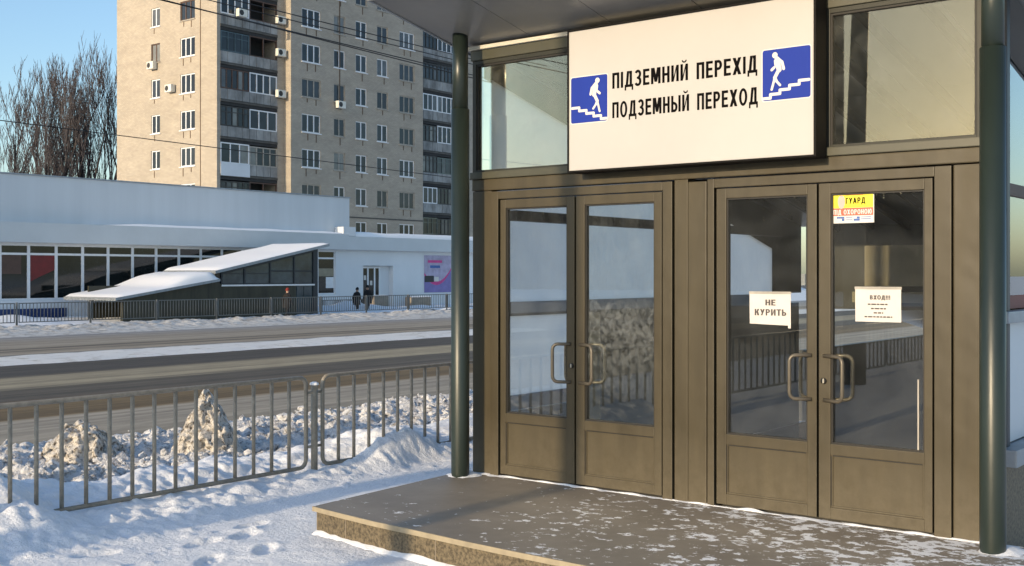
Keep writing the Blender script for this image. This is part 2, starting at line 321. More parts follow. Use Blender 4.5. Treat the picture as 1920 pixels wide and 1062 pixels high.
    def build(s, name, mats, parent=None, loc=None):
        me = bpy.data.meshes.new(name)
        w = WLOC.get(parent.name, Vector()) if parent else Vector(loc or (0, 0, 0))
        me.from_pydata([(x - w.x, y - w.y, z - w.z) for x, y, z in s.v], [], s.f)
        for mm in (mats if isinstance(mats, (list, tuple)) else [mats]): me.materials.append(M[mm] if isinstance(mm, str) else mm)
        for p, mi, sm in zip(me.polygons, s.m, s.sm): p.material_index = mi; p.use_smooth = sm
        bm = bmesh.new(); bm.from_mesh(me); bmesh.ops.recalc_face_normals(bm, faces=bm.faces[:]) if len(s.f) < 20000 else None; bm.to_mesh(me); bm.free()
        o = bpy.data.objects.new(name, me); COL.objects.link(o)
        if parent: o.parent = parent
        else: o.location = w
        WLOC[o.name] = w.copy()
        return o
def tag(o, label=None, cat=None, group=None, kind=None):
    for k, v in (('label', label), ('category', cat), ('group', group), ('kind', kind)):
        if v: o[k] = v
    return o
def thing(name, loc, label, cat, group=None):
    o = bpy.data.objects.new(name, None); COL.objects.link(o); o.location = loc; o.empty_display_size = 0.2
    WLOC[o.name] = Vector(loc); return tag(o, label, cat, group)
def clone(o, parent=None, off=(0, 0, 0)):
    c = o.copy(); COL.objects.link(c); c.location = Vector(o.location) + Vector(off)
    WLOC[c.name] = WLOC[o.name] + Vector(off)
    if parent: c.parent = parent
    for ch in [x for x in bpy.data.objects if x.parent == o]:
        d = ch.copy(); COL.objects.link(d); d.parent = c
        for g in [x for x in bpy.data.objects if x.parent == ch]:
            e = g.copy(); COL.objects.link(e); e.parent = d
    return c
def clamp(x, a=0.0, b=1.0): return max(a, min(b, x))
def sstep(a, b, x):
    t = clamp((x - a) / (b - a)); return t * t * (3 - 2 * t)
def nz(x, y, z=0.0): return mn.noise(Vector((x, y, z)))
def fbm(x, y, z=0.0, o=4): return mn.fractal(Vector((x, y, z)), 1.0, 2.0, o)
def frange(a, b, st):
    n = max(1, int(round((b - a) / st))); return [a + (b - a) * i / n for i in range(n + 1)]

# lettering: bold condensed block letters, drawn glyph by glyph, on a plane X = const, read from the -X side
def glyph(ch, t=0.20, h=0.165):
    P = []; w = 0.60
    def r(x0, y0, x1, y1): P.append([(x0, y0), (x1, y0), (x1, y1), (x0, y1)])
    def dg(x0, y0, x1, y1, k=t): P.append([(x0, y0), (x0 + k, y0), (x1 + k, y1), (x1, y1)])
    def arc(cx, cy, rx, ry, a0, a1, tx=t, ty=h):
        n = max(6, int(abs(a1 - a0) / 15)); o = [R(a0 + (a1 - a0) * i / n) for i in range(n + 1)]
        for p, q in zip(o, o[1:]):
            P.append([(cx + rx * math.cos(p), cy + ry * math.sin(p)), (cx + rx * math.cos(q), cy + ry * math.sin(q)), (cx + (rx - tx) * math.cos(q), cy + (ry - ty) * math.sin(q)), (cx + (rx - tx) * math.cos(p), cy + (ry - ty) * math.sin(p))])
    if ch == 'П': r(0, 0, t, 1); r(w - t, 0, w, 1); r(t, 1 - h, w - t, 1)
    elif ch == 'І': w = t; r(0, 0, t, 1)
    elif ch == 'Д': w = 0.72; r(0, -0.2, 0.13, h); r(w - 0.13, -0.2, w, h); r(0.13, 0, w - 0.13, h); P.append([(0.09, h), (0.09 + t, h), (0.19 + t, 1), (0.19, 1)]); r(w - 0.1 - t, h, w - 0.1, 1); r(0.19 + t, 1 - h, w - 0.1 - t, 1)
    elif ch == 'З': w = 0.56; arc(0.26, 0.73, 0.28, 0.285, 155, -88); arc(0.26, 0.285, 0.30, 0.30, 88, -155); r(0.17, 0.445, 0.30, 0.575)
    elif ch == 'Е': w = 0.53; r(0, 0, t, 1); [r(t, y, w - (0.04 if y == 0.43 else 0), y + h) for y in (0, 0.43, 1 - h)]
    elif ch == 'М': w = 0.78; r(0, 0, t, 1); r(w - t, 0, w, 1); dg(w / 2 - t * 0.55, 0.12, t * 0.35, 1, t * 1.1); dg(w / 2 - t * 0.55, 0.12, w - t * 1.45, 1, t * 1.1)
    elif ch == 'Н': r(0, 0, t, 1); r(w - t, 0, w, 1); r(t, 0.425, w - t, 0.425 + h)
    elif ch in 'ИЙ':
        r(0, 0, t, 1); r(w - t, 0, w, 1); P.append([(t, 0.02), (t, 0.30), (w - t, 0.98), (w - t, 0.70)])
        if ch == 'Й': arc(w / 2, 1.24, 0.2, 0.17, 180, 360, 0.09, 0.09)
    elif ch == 'Р': w = 0.57; r(0, 0, t, 1); r(t, 1 - h, 0.30, 1); r(t, 0.40, 0.30, 0.40 + h); arc(0.29, 0.70, 0.28, 0.30, 90, -90)
    elif ch == 'Х': w = 0.64; dg(0, 0, w - t * 1.15, 1, t * 1.15); dg(w - t * 1.15, 0, 0, 1, t * 1.15)
    elif ch == 'О': w = 0.68; arc(w / 2, 0.5, w / 2, 0.52, 0, 360)
    elif ch in 'ЬЫ': w = 0.56; r(0, 0, t, 1); r(t, 0, 0.29, h); r(t, 0.46, 0.29, 0.46 + h); arc(0.28, 0.305, 0.28, 0.305, 90, -90)
    elif ch == 'К': w = 0.60; r(0, 0, t, 1); dg(t * 0.8, 0.40, w - t * 1.15, 1, t * 1.15); dg(w - t * 1.2, 0, 0.24, 0.55, t * 1.2)
    elif ch == 'У': w = 0.60; dg(0.08, 0, w - t, 1); dg(0.21, 0.34, 0, 1)
    elif ch == 'Т': w = 0.56; r(0, 1 - h, w, 1); r(w / 2 - t / 2, 0, w / 2 + t / 2, 1 - h)
    elif ch == 'В': w = 0.58; r(0, 0, t, 1); [r(t, y, 0.29, y + h) for y in (0, 0.44, 1 - h)]; arc(0.27, 0.74, 0.27, 0.26, 90, -90); arc(0.28, 0.29, 0.29, 0.30, 90, -90)
    elif ch == 'А': w = 0.66; dg(0, 0, w / 2 - t * 0.55, 1, t); dg(w - t, 0, w / 2 - t * 0.45, 1, t); r(0.14, 0.22, w - 0.14, 0.22 + h)
    elif ch == 'Г': w = 0.48; r(0, 0, t, 1); r(t, 1 - h, w, 1)
    elif ch == 'Ю': w = 0.84; r(0, 0, t, 1); r(t, 0.43, 0.32, 0.43 + h); arc(0.55, 0.5, 0.29, 0.52, 0, 360)
    elif ch == '!': w = t; r(0, 0, t, t); r(0.01, 0.28, t - 0.01, 1)
    else: w = 0.28
    if ch == 'Ы': w = 0.56 + 0.07 + t; r(w - t, 0, w, 1)
    return P, w
def letters(txt, X, y_left, y_right, z_base, z_cap, name, m, parent, bold=0, thick=0):
    polys = []; x = 0.0
    for ch in txt:
        P, w = glyph(ch); polys += [[(a + x, b) for a, b in p] for p in P]; x += w + 0.13
    x -= 0.13; mb = MB()
    for k, p in enumerate(polys):
        mb.add([(X - 0.00002 * (k % 12), y_left + (y_right - y_left) * a / x, z_base + (z_cap - z_base) * b) for a, b in p], [tuple(range(len(p)))])
    return mb.build(name, m, parent)
def strokes(segs, X, y0, y1, z0, z1, mb, m=0):
    """thick line figures in unit coordinates (u to the right, v up) on plane X; each lies a hair above the other"""
    asp = abs(y1 - y0) / (z1 - z0); k = 0
    for (u0, v0, u1, v1, wd) in segs:
        a = Vector((u0 * asp, v0)); b = Vector((u1 * asp, v1)); d = b - a; L = d.length
        d = d.normalized() if L > 1e-6 else Vector((1, 0)); p = Vector((-d.y, d.x)) * wd / 2; pts = []
        ang = math.atan2(d.y, d.x)
        for i in range(9): t = ang - math.pi / 2 + math.pi * i / 8; pts.append(b + Vector((math.cos(t), math.sin(t))) * wd / 2)
        for i in range(9): t = ang + math.pi / 2 + math.pi * i / 8; pts.append(a + Vector((math.cos(t), math.sin(t))) * wd / 2)
        xx = X - 0.0002 * k; k += 1
        mb.add([(xx, y0 + (q.x / asp) * (y1 - y0), z0 + q.y * (z1 - z0)) for q in pts], [tuple(range(18))], m)

# ------------------------------------------------------------ SETTING: ground, road, snow
XF = 7.52                     # door wall of the near pavilion
GP = [(-400, 0), (8, 0), (40, -0.42), (46, -0.47), (54, -0.32), (900, -0.32)]
def G(y):
    for (a, za), (b, zb) in zip(GP, GP[1:]):
        if a <= y <= b: return za + (zb - za) * (y - a) / (b - a)
    return 0.0
SX0, SX1, SY0, SY1 = XF + 0.15, 20.0, 2.05, 6.2        # stair pit under the pavilion
def pit(x, y): return SX0 < x < SX1 and SY0 < y < SY1
random.seed(31)
FEET = []
for k in range(9):
    fx0, fy0, a = 3.2 + 0.62 * k + random.uniform(-.1, .1), 6.95 - 0.05 * k + 0.13 * (-1) ** k, random.uniform(-0.25, 0.25); FEET.append((fx0, fy0, a))
for k in range(7):
    FEET.append((3.4 + 0.33 * k + random.uniform(-.1, .1), 5.3 + 0.2 * k + 0.14 * (-1) ** k, 0.55 + random.uniform(-0.2, 0.2)))
CRUMBS = [(random.uniform(3.0, 8.6), random.uniform(6.2, 7.6), random.uniform(0.015, 0.035)) for k in range(90)]
CELL = {}
for c_ in CRUMBS: CELL.setdefault((int(c_[0] * 4), int(c_[1] * 4)), []).append(c_)
def snow_near(x, y):
    z = 0.014 * fbm(x * 0.9, y * 0.9, 3) + 0.006 * nz(x * 5, y * 5, 1)
    z += 0.012 * max(0, nz(x * 9, y * 9, 7)) * sstep(7.6, 6.4, y)
    toe = 7.1 + 0.55 * sstep(4.4, 7.0, x) + 0.12 * nz(x * 2.2, 4.0)
    low = 0.02 + 0.16 * sstep(4.8, 4.35, x) + 0.27 * math.exp(-((x - 8.35) / 0.5) ** 2) * sstep(8.9, 8.0, y) + 0.05 * sstep(9.2, 10, x)
    z += low * sstep(toe, 8.0, y) + 0.03 * sstep(toe - 0.3, 7.95, y)
    z += (0.15 + 0.06 * sstep(5.4, 4.6, x)) * sstep(7.97, 8.5, y) * sstep(9.1, 8.7, y) * (0.75 + 0.6 * nz(x * 1.6, y * 1.4, 5))
    lum = sstep(toe - 0.2, toe + 0.25, y) * sstep(9.4, 8.9, y)
    z += lum * (0.055 * abs(nz(x * 3.1, y * 3.6, 9)) + 0.05 * abs(nz(x * 7, y * 7, 2)) + 0.02 * nz(x * 15, y * 15, 2))
    if y < 7.6:
        for (fx0, fy0, a) in FEET:
            dx, dy = x - fx0, y - fy0
            if abs(dx) < 0.3 and abs(dy) < 0.3:
                u, v = (dx * math.cos(a) + dy * math.sin(a)) / 0.15, (-dx * math.sin(a) + dy * math.cos(a)) / 0.065; q = u * u + v * v
                z += -0.022 * sstep(1.25, 0.7, q) + 0.009 * math.exp(-((math.sqrt(q) - 1.35) / 0.3) ** 2)
        for ix in (int(x * 4 - .5), int(x * 4 + .5)):
            for iy in (int(y * 4 - .5), int(y * 4 + .5)):
                for (cx_, cy_, r_) in CELL.get((ix, iy), ()): z += r_ * 0.8 * math.exp(-((x - cx_) ** 2 + (y - cy_) ** 2) / (r_ * r_) * 1.2)
    z *= 1 - 0.9 * sstep(5.6, 5.9, x) * sstep(6.75, 6.5, y)      # cleared beside the step
    return z + G(y)
mb = MB(); mb.grid([-700, -200, -60, -20, -2, 4, SX0, SX1, 40, 80, 200, 900], [-400, -60, -10, SY0, SY1, 8, 13, 40, 46, 54, 120, 900], lambda x, y: G(y) - 0.03, hole=pit)
tag(mb.build('ground', 'snow'), kind='structure')
mb = MB(); mb.grid(frange(2.2, 9.6, 0.03) + frange(9.7, 15, 0.1), frange(3.8, 9.3, 0.03), snow_near, hole=lambda x, y: x > 7.45 and y < 6.35 or (5.75 < x and y < 6.3))
tag(mb.build('pavement', 'snowwalk'), kind='structure')
def bank(x, y):
    e = sstep(8.5, 9.0, y) * sstep(12.6, 11.2, y)
    ch = abs(mn.noise(Vector((x * 4.2, y * 4.2, 0)))) * 0.16 + abs(nz(x * 9, y * 9, 4)) * 0.08 + 0.035 * nz(x * 19, y * 19, 8)
    return G(y) - 0.05 + e * (0.10 + 0.05 * sstep(8, 5, x) + 0.10 * nz(x * 0.8, y * 0.8, 11) + ch) + 0.0
mb = MB(); mb.grid(frange(1.5, 24, 0.05), frange(8.7, 13.1, 0.05), bank)
tag(mb.build('dirty_snow_bank', 'snowdirt'), kind='structure')

# road with worn wheel tracks, slush and mud: bands that run along the street
def road_mat():
    m, n, l, b = _new('road_winter')
    tc = n.new('ShaderNodeTexCoord'); sp = n.new('ShaderNodeSeparateXYZ'); l.new(tc.outputs['Object'], sp.inputs[0])
    mp = n.new('ShaderNodeMapping'); mp.inputs['Scale'].default_value = (0.05, 1.0, 1); l.new(tc.outputs['Object'], mp.inputs[0])
    ns = n.new('ShaderNodeTexNoise'); ns.inputs['Scale'].default_value = 1.3; ns.inputs['Detail'].default_value = 6; ns.inputs['Roughness'].default_value = 0.7; l.new(mp.outputs[0], ns.inputs['Vector'])
    ma = n.new('ShaderNodeMath'); ma.operation = 'MULTIPLY_ADD'; ma.inputs[1].default_value = 1.5; l.new(ns.outputs['Fac'], ma.inputs[0]); l.new(sp.outputs['Y'], ma.inputs[2])
    mr = n.new('ShaderNodeMapRange'); mr.inputs['From Min'].default_value = 12.75; mr.inputs['From Max'].default_value = 42.75; l.new(ma.outputs[0], mr.inputs['Value'])
    rp = n.new('ShaderNodeValToRGB'); cr = rp.color_ramp
    G1, T1, MU, DK, TN = (0.43, 0.355, 0.26), (0.40, 0.33, 0.235), (0.22, 0.145, 0.065), (0.10, 0.082, 0.063), (0.39, 0.315, 0.20)
    st = [(12, T1), (13.2, G1), (14.8, G1), (15.15, MU), (17.3, MU), (17.6, (0.125, 0.10, 0.07)), (19.5, (0.14, 0.112, 0.078)), (19.9, TN), (22.2, TN), (22.6, DK), (25.6, DK), (26.2, (0.3, 0.28, 0.25)),
          (29.4, (0.3, 0.28, 0.25)), (29.8, (0.38, 0.31, 0.225)), (31.0, (0.38, 0.31, 0.225)), (31.3, (0.12, 0.098, 0.07)), (31.7, (0.38, 0.31, 0.225)), (32.4, (0.12, 0.098, 0.07)), (32.8, (0.39, 0.325, 0.24)), (36.5, (0.38, 0.32, 0.245)), (38.2, (0.36, 0.32, 0.27)), (40.5, (0.32, 0.31, 0.30))]
    while len(cr.elements) < len(st): cr.elements.new(0.5)
    for e, (y, c) in zip(cr.elements, st): e.position = (y - 12) / 30; 
    for e, (y, c) in zip(cr.elements, st): e.color = rgba(c)
    l.new(mr.outputs[0], rp.inputs['Fac'])
    n2 = n.new('ShaderNodeTexNoise'); n2.inputs['Scale'].default_value = 5; n2.inputs['Detail'].default_value = 9; n2.inputs['Roughness'].default_value = 0.75
    mp2 = n.new('ShaderNodeMapping'); mp2.inputs['Scale'].default_value = (0.25, 1, 1); l.new(tc.outputs['Object'], mp2.inputs[0]); l.new(mp2.outputs[0], n2.inputs['Vector'])
    mr2 = n.new('ShaderNodeMapRange'); mr2.inputs['From Min'].default_value = 0.25; mr2.inputs['From Max'].default_value = 0.75; mr2.inputs['To Min'].default_value = 0.66; mr2.inputs['To Max'].default_value = 1.3; l.new(n2.outputs['Fac'], mr2.inputs['Value'])
    mx = n.new('ShaderNodeMix'); mx.data_type = 'RGBA'; mx.blend_type = 'MULTIPLY'; mx.inputs[0].default_value = 1; l.new(rp.outputs['Color'], mx.inputs[6]); l.new(mr2.outputs[0], mx.inputs[7])
    mp3 = n.new('ShaderNodeMapping'); mp3.inputs['Scale'].default_value = (0.035, 2.6, 1); l.new(tc.outputs['Object'], mp3.inputs[0])
    n3 = n.new('ShaderNodeTexNoise'); n3.inputs['Scale'].default_value = 1.0; n3.inputs['Detail'].default_value = 5; n3.inputs['Roughness'].default_value = 0.7; l.new(mp3.outputs[0], n3.inputs['Vector'])
    mr3 = n.new('ShaderNodeMapRange'); mr3.inputs['From Min'].default_value = 0.32; mr3.inputs['From Max'].default_value = 0.62; mr3.inputs['To Min'].default_value = 0.6; mr3.inputs['To Max'].default_value = 1.12; l.new(n3.outputs['Fac'], mr3.inputs['Value'])
    m3 = n.new('ShaderNodeMix'); m3.data_type = 'RGBA'; m3.blend_type = 'MULTIPLY'; m3.inputs[0].default_value = 1; l.new(mx.outputs[2], m3.inputs[6]); l.new(mr3.outputs[0], m3.inputs[7]); mx = m3
    l.new(mx.outputs[2], b.inputs['Base Color']); b.inputs['Roughness'].default_value = 0.8; b.inputs['Specular IOR Level'].default_value = 0.3
    bp = n.new('ShaderNodeBump'); bp.inputs['Strength'].default_value = 0.4; bp.inputs['Distance'].default_value = 0.03; l.new(n2.outputs['Fac'], bp.inputs['Height']); l.new(bp.outputs['Normal'], b.inputs['Normal'])
    return m
M['road'] = road_mat()
mb = MB(); mb.grid(frange(-60, 130, 10), [12, 14, 20, 26, 32, 36, 40, 42], lambda x, y: G(y) - 0.012)
tag(mb.build('road', 'road'), kind='structure')
M['snowstrip'] = snow('snow_strip', (0.80, 0.765, 0.71), (0.42, 0.36, 0.28), 0.52, 0.74, 2.0, 0.4, 10)
def strip(x, y):
    w = 0.25 * nz(x * 0.35, 2) + 0.12 * nz(x * 1.3, 5)
    e = sstep(25.5 + w, 26.1 + w, y) * sstep(29.3 + w, 28.2 + w, y)
    return G(y) - 0.03 + e * (0.07 + 0.05 * abs(nz(x * 1.1, y * 1.1, 3)))
mb = MB(); mb.grid(frange(-20, 80, 0.3), frange(24.9, 30.3, 0.2), strip)
tag(mb.build('snow_strip', 'snowstrip'), kind='structure')
def fbank(x, y):
    e = sstep(39.6, 44.2, y) * sstep(47.6, 45.6, y)
    return G(y) - 0.03 + e * (0.16 + 0.1 * nz(x * 0.5, y * 0.5, 21) + 0.16 * abs(nz(x * 1.9, y * 1.9, 2)) + 0.1 * abs(nz(x * 4.5, y * 4.5, 6)))
mb = MB(); mb.grid(frange(14, 62, 0.14), frange(39.4, 47.8, 0.14), fbank)
tag(mb.build('far_snow_bank', 'snowfar'), kind='structure')
def fyard(x, y):
    z = 0.06 + 0.10 * nz(x * 0.4, y * 0.5, 31) + 0.06 * nz(x * 1.5, y * 1.5, 3)
    z += 0.34 * sstep(45, 48, x) * abs(nz(x * 0.45, y * 0.4, 12)) + 0.35 * math.exp(-((x - 49) / 2.5) ** 2 - ((y - 51.8) / 1.3) ** 2) + 0.3 * math.exp(-((x - 27.3) / 2) ** 2 - ((y - 51) / 2) ** 2)
    return G(y) - 0.03 + z
mb = MB(); mb.grid(frange(10, 70, 0.3), frange(47.2, 54.05, 0.3), fyard)
tag(mb.build('snowy_yard', 'snow'), kind='structure')

# broken clods of ploughed snow strewn over the bank: nobody could count them
random.seed(14); mb = MB()
ico = bmesh.new(); bmesh.ops.create_icosphere(ico, subdivisions=1, radius=1.0); ico.verts.index_update()
IV = [v.co.copy() for v in ico.verts]; IF = [[v.index for v in f.verts] for f in ico.faces]; ico.free()
for k in range(5000):
    x, y = random.uniform(3.5, 17), 8.75 + 3.6 * random.random() ** 1.1; r = min(0.12, 0.008 + random.expovariate(1 / 0.0165)); z = bank(x, y) + r * 0.05
    sx, sy, sz, sd_ = random.uniform(0.7, 1.3), random.uniform(0.7, 1.3), random.uniform(0.5, 0.95), random.random() * 90; rot = Matrix.Rotation(random.random() * 6.3, 3, 'Z')
    mb.add([Vector((x, y, z)) + rot @ Vector((v.x * sx, v.y * sy, v.z * sz)) * r * (1 + 0.45 * nz(v.x * 1.3 + sd_, v.y * 1.3, v.z * 1.3)) for v in IV], IF)
tag(mb.build('snow_clods', 'snowdirt', loc=(8, 10, 0)), 'broken clods of dirty ploughed snow strewn between the railing and the road', 'snow clods', kind='stuff')

# two crusted heaps by the near kerb
def heap(name, cx, cy, rx, ry, h, peak, seed, label):
    mb = MB(); na, nr = 120, 60; vs = []; fs = []
    for i in range(nr + 1):
        t = i / nr
        for j in range(na):
            a = 2 * math.pi * j / na; d = Vector((math.cos(a), math.sin(a)))
            rr = t * (1 + 0.16 * nz(d.x * 1.6 + seed, d.y * 1.6))
            x, y = cx + d.x * rx * rr, cy + d.y * ry * rr
            z = h * peak(t, d.x) + 0.12 * abs(nz(x * 7, y * 7, seed)) * min(1, 3 * (1.05 - t)) * min(1, 4 * t) + 0.05 * nz(x * 17, y * 17, seed) * min(1, 5 * t) - 0.06 * t
            k = 0.07 * nz(x * 9, y * 9, z * 9 + seed) + 0.035 * nz(x * 23, y * 23, z * 23 + seed) + 0.02 * nz(x * 45, y * 45, z * 45 + seed)
            vs.append((x + k, y + k, G(y) + z))
    for i in range(nr):
        for j in range(na):
            a = i * na + j; b = i * na + (j + 1) % na; fs.append((a, b, b + na, a + na))
    mb.add(vs, fs, 0, True); return tag(mb.build(name, 'snowheap', loc=(cx, cy, G(cy))), label, 'snow heap', 'dirty snow heaps by the near kerb')
heap('snow_heap', 6.33, 10.3, 0.56, 0.5, 0.46, lambda t, u: (1 - t ** (1.9 if u < 0 else 1.25)) * (1.0 - 0.1 * max(0, u)), 2.3, 'wide flat-topped heap of crusted snow behind the left part of the near railing')
heap('snow_heap', 7.36, 9.75, 0.42, 0.46, 0.78, lambda t, u: (1 - t) ** 1.12, 5.1, 'tall pointed heap of dirty snow behind the middle of the near railing')

# ------------------------------------------------------------ near railing: panels with bars, a post between
def railing(x_left, panels, label, base=0.0):
    t = thing('railing', (x_left, 8.0, base), label, 'railing', 'tube railings along the near kerb')
    for (xa, xb) in panels:
        r = 0.075; zb, zt = base + 0.115, base + 0.945
        path = []
        for (cx, cz, a0) in ((xb - r, zt - r, 90), (xb - r, zb + r, 0), (xa + r, zb + r, -90), (xa + r, zt - r, -180)):
            for k in range(5): a = R(a0 - 22.5 * k); path.append((cx + r * math.cos(a), 8.0, cz + r * math.sin(a)))
        pn = MB().tube(path, 0.0195, 8, closed=True).build('panel_frame', 'rail', t)
        n = int(round((xb - xa) / 0.203)); st = (xb - xa) / n
        for i in range(1, n):
            x = xa + i * st; MB().tube([(x, 8.0, zb), (x, 8.0, zt)], 0.0165, 8).build('bar', 'rail', pn)
    return t
def rail_post(x, parent):
    mb = MB(); mb.tube([(x, 8.0, -0.1), (x, 8.0, 0.87)], 0.032, 12)
    p = mb.build('post', 'rail', parent)
    MB().tube([(x, 8.0, 0.868), (x, 8.0, 0.885), (x, 8.0, 0.897)], [0.043, 0.042, 0.02], 10).build('snow_cap', 'snow', p)
    for z in (0.80, 0.30): MB().tube([(x - 0.105, 8.0, z), (x + 0.105, 8.0, z)], 0.013, 8).build('bracket', 'rail', p)
ra = railing(7.26, [(3.70, 7.15)], 'near tube railing panel left of the snow-capped post')
rb = railing(7.36, [(7.355, 10.8)], 'near tube railing panel right of the snow-capped post, running behind the green column')
tp = thing('railing_post', (7.253, 8.0, 0), 'snow-capped steel post joining the two near railing panels', 'post'); rail_post(7.253, tp)
for k in range(1, 5):
    clone(ra, None, (-3.55 * k, 0, 0))['label'] = 'tube railing panel along the kerb, out of view to the left'

# ------------------------------------------------------------ NEAR PAVILION (underpass entrance)
def Yp(px, X=XF): return onX(px, 0, X)[0]
ZS = 0.2
ZDT, ZFT, ZSI0, ZSI1, ZTG, ZTOP = 2.525, 2.595, 2.705, 2.765, 3.685, 3.84
def soff(x): return 3.855 - 0.2 * (x - XF)           # underside of the sloping canopy
pav = thing('underpass_pavilion', (XF, 4.1, ZS), 'near bronze-clad underpass entrance with two double glass doors, green columns and sloping canopy', 'building', 'twin underpass pavilions')
P = pav
YL, YR = Yp(886), Yp(1843)
mb = MB()
mb.bbox(XF, XF + 0.12, YL, Yp(921.5), ZS, ZFT + 0.01, 0.012)                # left corner panel
mb.bbox(XF - 0.004, XF + 0.12, Yp(1265), Yp(1290), ZS, ZFT + 0.01, 0.006)      # ribbed strip between the doors
mb.bbox(XF - 0.012, XF + 0.12, Yp(1291.5), Yp(1326), ZS, ZFT - 0.012, 0.006)
mb.bbox(XF + 0.002, XF + 0.12, Yp(1787), YR, ZS, ZFT + 0.004, 0.008)
mb.bbox(XF - 0.006, XF + 0.12, YL, YR, ZFT + 0.012, ZSI0, 0.008)
mb.build('cladding', 'bronze', P)
MB().bbox(XF - 0.03, XF + 0.12, YL + 0.005, YR + 0.01, ZSI0 + 0.001, ZSI1, 0.006).build('transom_sill', 'olive', P)
mb = MB(); mb.bbox(XF - 0.015, XF + 0.12, YL + 0.01, YR + 0.01, ZTG + 0.035, ZTOP - 0.035, 0.005)
mb.build('header_beam', 'olive', P)
MB().bbox(XF - 0.045, XF + 0.02, YL + 0.02, YR + 0.01, ZTOP - 0.034, ZTOP - 0.002, 0.004).build('soffit_trim', 'fascia', P)

